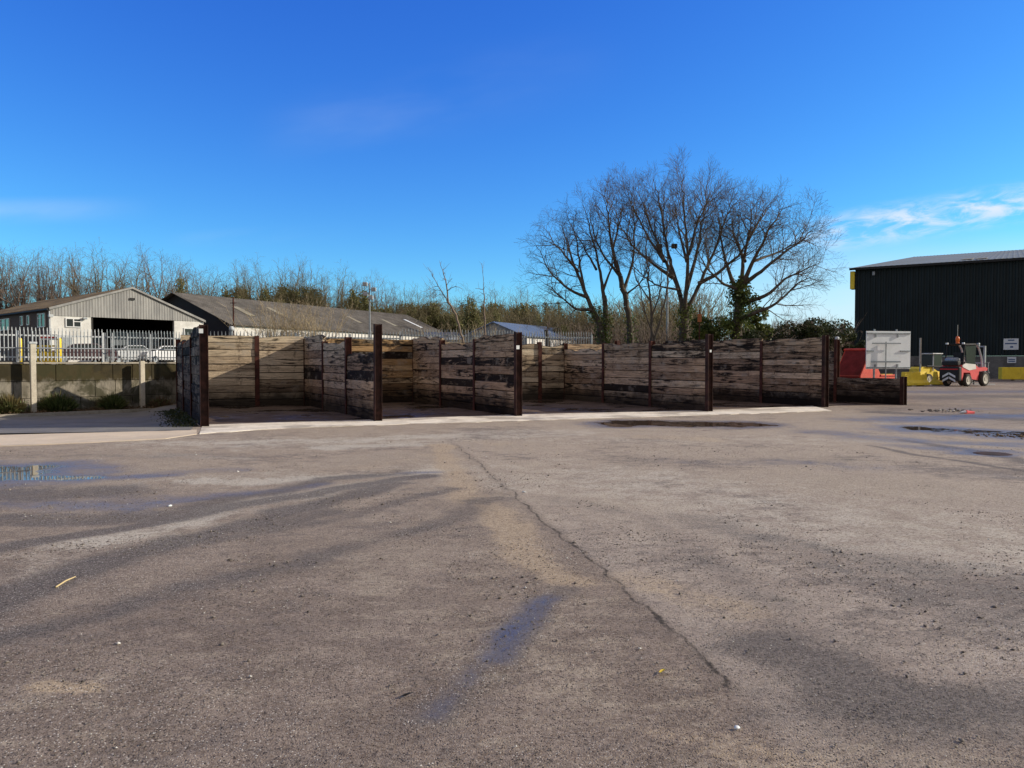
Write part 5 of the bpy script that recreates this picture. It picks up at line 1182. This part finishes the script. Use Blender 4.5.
MB().tube((.9,0,1.1),(1.15,0,1.6),.03).build('steering_column', MT['black'], fk)
m = MB()
for k in range(16):
    a0 = 2*pi*k/16; a1 = 2*pi*(k+1)/16; m.tube((1.05-.08*sin(a0),.18*cos(a0),1.62+.14*sin(a0)),(1.05-.08*sin(a1),.18*cos(a1),1.62+.14*sin(a1)),.014,n=6)
m.build('steering_wheel', MT['black'], fk)
bc = MB().lathe([(.001,0),(.11,0),(.11,.06),(.08,.1),(.1,.14),(.12,.3),(.08,.42),(.001,.45)],(.0,.0,2.45),n=14).build('beacon', MT['orange'], fk, True)
MB().tube((.0,0,2.88),(.0,0,3.55),.018).build('aerial', MT['hub'], fk)
mb = MB()
for y in (-.38,.38): mb.box(2.22,2.36,y-.05,y+.05,.15,2.35)
for z in (.4,1.3,2.28): mb.box(2.24,2.34,-.32,.32,z,z+.08)
mb.build('mast', MT['galv'], fk)
mb = MB(); mb.box(2.38,2.44,-.6,.6,.25,.33); mb.box(2.38,2.44,-.6,.6,.75,.83)
for y in np.linspace(-.55,.55,6): mb.box(2.385,2.42,y-.015,y+.015,.835,1.35)
mb.box(2.38,2.43,-.6,.6,1.352,1.39); mb.build('carriage', MT['galv'], fk)
for y in (-.4,.3): m = MB(); m.box(2.445,2.49,y,y+.1,.06,.82); m.box(2.495,3.5,y,y+.1,.06,.10); m.build('fork', MT['galv'], fk)
for y in (-.5,.5): MB().bbox(-.3,-.2,y-.07,y+.07,2.42,2.52,.02).build('work_light', MT['sign_white'], fk)
MB().bbox(1.15,1.3,-.64,-.5,2.3,2.5,.02).build('mirror', MT['galv'], fk)
# yellow compact loader half hidden behind the forklift
lx, ly = G(938,384.5); ld = thing('compact_loader','yellow compact loader with pale cab half hidden behind the forklift','loader',(lx,ly+1.2,0),R(25))
wheel(ld,-.9,-.75,.38,.28); wheel(ld,-.9,.47,.38,.28); wheel(ld,.7,-.75,.38,.28); wheel(ld,.7,.47,.38,.28)
MB().prism([(-1.5,.5),(-1.4,.4),(1.0,.4),(1.1,.75),(.3,.95),(-.3,1.25),(-1.3,1.25),(-1.5,1.1)],'y',-.44,.44).build('body', MT['yellow'], ld)
mb = MB()
for x, y in ((-.25,-.5),(-.25,.5),(.75,-.5),(.75,.5)): mb.tube((x,y,.95),(x*.8+.05,y*.9,2.15),.045,n=6)
mb.bbox(-.3,.8,-.52,.52,2.16,2.24,.03); mb.build('cab_frame', MT['white_metal'], ld)
MB().box(-.1,.35,-.25,.25,.96,1.15).build('seat', MT['black'], ld); MB().box(-.15,.68,-.505,-.495,1.3,2.12).build('side_window', MT['dark_glass'], ld); MB().box(-.25,-.24,-.42,.42,1.3,2.12).build('rear_window', MT['dark_glass'], ld)
mb = MB()
for y in (-.5,.5): mb.path([(-.9,y,1.3),(.6,y,1.25),(1.6,y,.65)],.06,6)
mb.build('lift_arm', MT['black'], ld)
MB().prism([(1.6,.15),(2.2,.08),(2.25,.14),(1.75,.25),(1.65,.8),(1.58,.8)],'y',-.8,.8).build('bucket', MT['rust_dark'], ld)
# ------------------------------------------------------------------ small things on the yard
def pebble_mesh(C, S, r, fine=True):
    """squashed irregular octahedra, subdivided once by hand"""
    base = np.array([(1,0,0),(-1,0,0),(0,1,0),(0,-1,0),(0,0,1),(0,0,-1)],float)
    fs = [(0,2,4),(2,1,4),(1,3,4),(3,0,4),(2,0,5),(1,2,5),(3,1,5),(0,3,5)]
    vs = list(base); mid = {}; nf = []
    for f in fs:
        m = []
        for a, b in ((f[0],f[1]),(f[1],f[2]),(f[2],f[0])):
            k = (min(a,b),max(a,b))
            if k not in mid: v = (vs[a]+vs[b])/2; mid[k] = len(vs); vs.append(v/np.linalg.norm(v)*.93)
            m.append(mid[k])
        nf += [(f[0],m[0],m[2]),(m[0],f[1],m[1]),(m[2],m[1],f[2]),(m[0],m[1],m[2])]
    if not fine: vs = vs[:6]; nf = fs
    B = np.array(vs); n = len(C); k = len(B); sc3 = np.stack([S*(.7+.6*r.random(n)), S*(.7+.6*r.random(n)), S*(.4+.35*r.random(n))],1)
    an = r.random(n)*6.283; V = B[None]*(1+.25*r.normal(size=(n,k,1)))*sc3[:,None]; ca, sa = np.cos(an)[:,None], np.sin(an)[:,None]
    V = np.stack([V[...,0]*ca-V[...,1]*sa, V[...,0]*sa+V[...,1]*ca, V[...,2]],-1)+C[:,None]
    Fq = (np.arange(n)*k)[:,None,None]+np.array(nf)[None]; return V.reshape(-1,3), Fq.reshape(-1,3)
r = np.random.default_rng(5); n = 70000
rad_ = np.exp(r.uniform(np.log(2.0), np.log(17), n)); a_ = r.uniform(-.72,.72,n); C = np.stack([rad_*np.sin(a_), rad_*np.cos(a_), np.full(n,.002)],1)
den = fbm(C[:,0]*1.2+50, C[:,1]*1.2+50, 77)+.22*np.clip((C[:,0]-.3)/1.5,0,1)*np.clip((7-C[:,1])/3,0,1); keep = den > .53; C = C[keep]; S = .0022+.0042*r.random(len(C))**2.2+.008*(r.random(len(C)) > .988)
V, Fq = pebble_mesh(C, S*np.clip(rad_[keep]/5,.8,1.5), r, False); tag(np_mesh('gravel', V, Fq, MT['stone']), 'loose grit and small stones scattered over the yard', 'gravel', kind='stuff')
stones = [(246,664,.014,'brownish stone lying alone in the left foreground'),(740,733,.011,'pale stone in the bottom foreground right of the crack'),(968,746,.012,'pale stone nearest the bottom right corner'),(970,577+100,.011,'dark stone in the right foreground'),(524,493,.02,'white stone beside the middle of the yard'),(500,600,.012,'small brown stone left of the crack'),
          (168,507,.022,'white stone on the damp patch at the left'),(380,560,.014,'dark stone between the wheel tracks'),(905,608,.013,'white stone far out on the right of the yard'),(300,598,.012,'tiny white stone on the left'),(999,449+160,.013,'pale stone by the right edge')]
for i, (px, py, s_, lab) in enumerate(stones):
    x, y = G(px, py); V, Fq = pebble_mesh(np.array([[0,0,s_*.3]]), np.array([s_]), np.random.default_rng(i+3)); o = np_mesh('stone', V, Fq, MT['stone'] if i not in (1,4,6) else MT['sign_white'])
    o.location = (x,y,0); tag(o, lab, 'stone', 'single stones on the yard')
x, y = G(52,590); x2, y2 = G(72,579); mb = MB(); mb.tube((0,0,.008),((x2-x)*.5,(y2-y)*.5,.014),.006,.006,6); mb.tube(((x2-x)*.5,(y2-y)*.5,.014),(x2-x,y2-y,.006),.006,.004,6)
o = mb.build('twig', MT['straw']); o.location = (x,y,0); tag(o,'pale straw coloured twig lying on the left of the yard','twig')
def leaf(px, py, s_, lab, mat):
    x, y = G(px,py); mb = MB(); mb.add([(-s_,0,.004),(-.3*s_,.45*s_,.012),(.5*s_,.35*s_,.016),(s_,0,.006),(.4*s_,-.4*s_,.003),(-.4*s_,-.35*s_,.005),(0,0,.001)],[(0,6,1),(1,6,2),(2,6,3),(3,6,4),(4,6,5),(5,6,0)])
    o = mb.build('fallen_leaf', mat); o.location = (x,y,.004); o.rotation_euler = (0,0,px); tag(o,lab,'leaf')
leaf(664,676,.035,'small yellow leaf right of the crack in the foreground', MT['yellow']); leaf(406,700,.04,'dark curled leaf in the bottom foreground left of centre', MT['black'])
# rubble and a crushed cone at the right
x, y = G(946,411); r = np.random.default_rng(8); n = 90
C = np.stack([x+r.normal(size=n)*.42, y+r.normal(size=n)*.35, np.full(n,.01)],1); V, Fq = pebble_mesh(C, .02+.05*r.random(n)**2, r)
tag(np_mesh('rubble', V, Fq, MT['stone']), 'scattered rubble lying beyond the end of the low wall', 'rubble', kind='stuff')
x, y = G(1012,436); n = 60; C = np.stack([x+r.normal(size=n)*.35, y+r.normal(size=n)*.3, np.full(n,.01)],1); V, Fq = pebble_mesh(C, .015+.03*r.random(n)**2, r)
tag(np_mesh('rubble', V, Fq, MT['dry']), 'brown crumbs of debris near the right edge', 'rubble', kind='stuff')
x, y = G(968,413.5); t = thing('crushed_cone','flattened red and white traffic cone lying on the wet asphalt','traffic cone',(x,y,0),R(10)); t.scale = (.7,.7,.6)
mb = MB(); mb.hexa([(-.2,-.18,0),(.2,-.2,0),(.22,.18,0),(-.2,.2,0)],[(-.19,-.17,.03),(.19,-.19,.05),(.2,.17,.03),(-.19,.19,.02)]); mb.build('base', MT['red_stripe'], t)
mb = MB(); mb.tube((-.1,0,.07),(.42,.06,.06),.11,.03,10); mb.build('body', MT['red_stripe'], t); mb = MB(); mb.tube((-.36,0,.06),(-.11,0,.07),.03,.10,10); mb.build('sleeve', MT['sign_white'], t)
# dark wet drain grating at the right
x, y = G(994,454); t = thing('drain_cover','dark round drain cover in the wet asphalt at the right','drain cover',(x,y,0))
MB().lathe([(.001,.010),(.26,.010),(.28,.006),(.30,.0)],(0,0,0),n=28).build('lid', MT['rust_dark'], t)
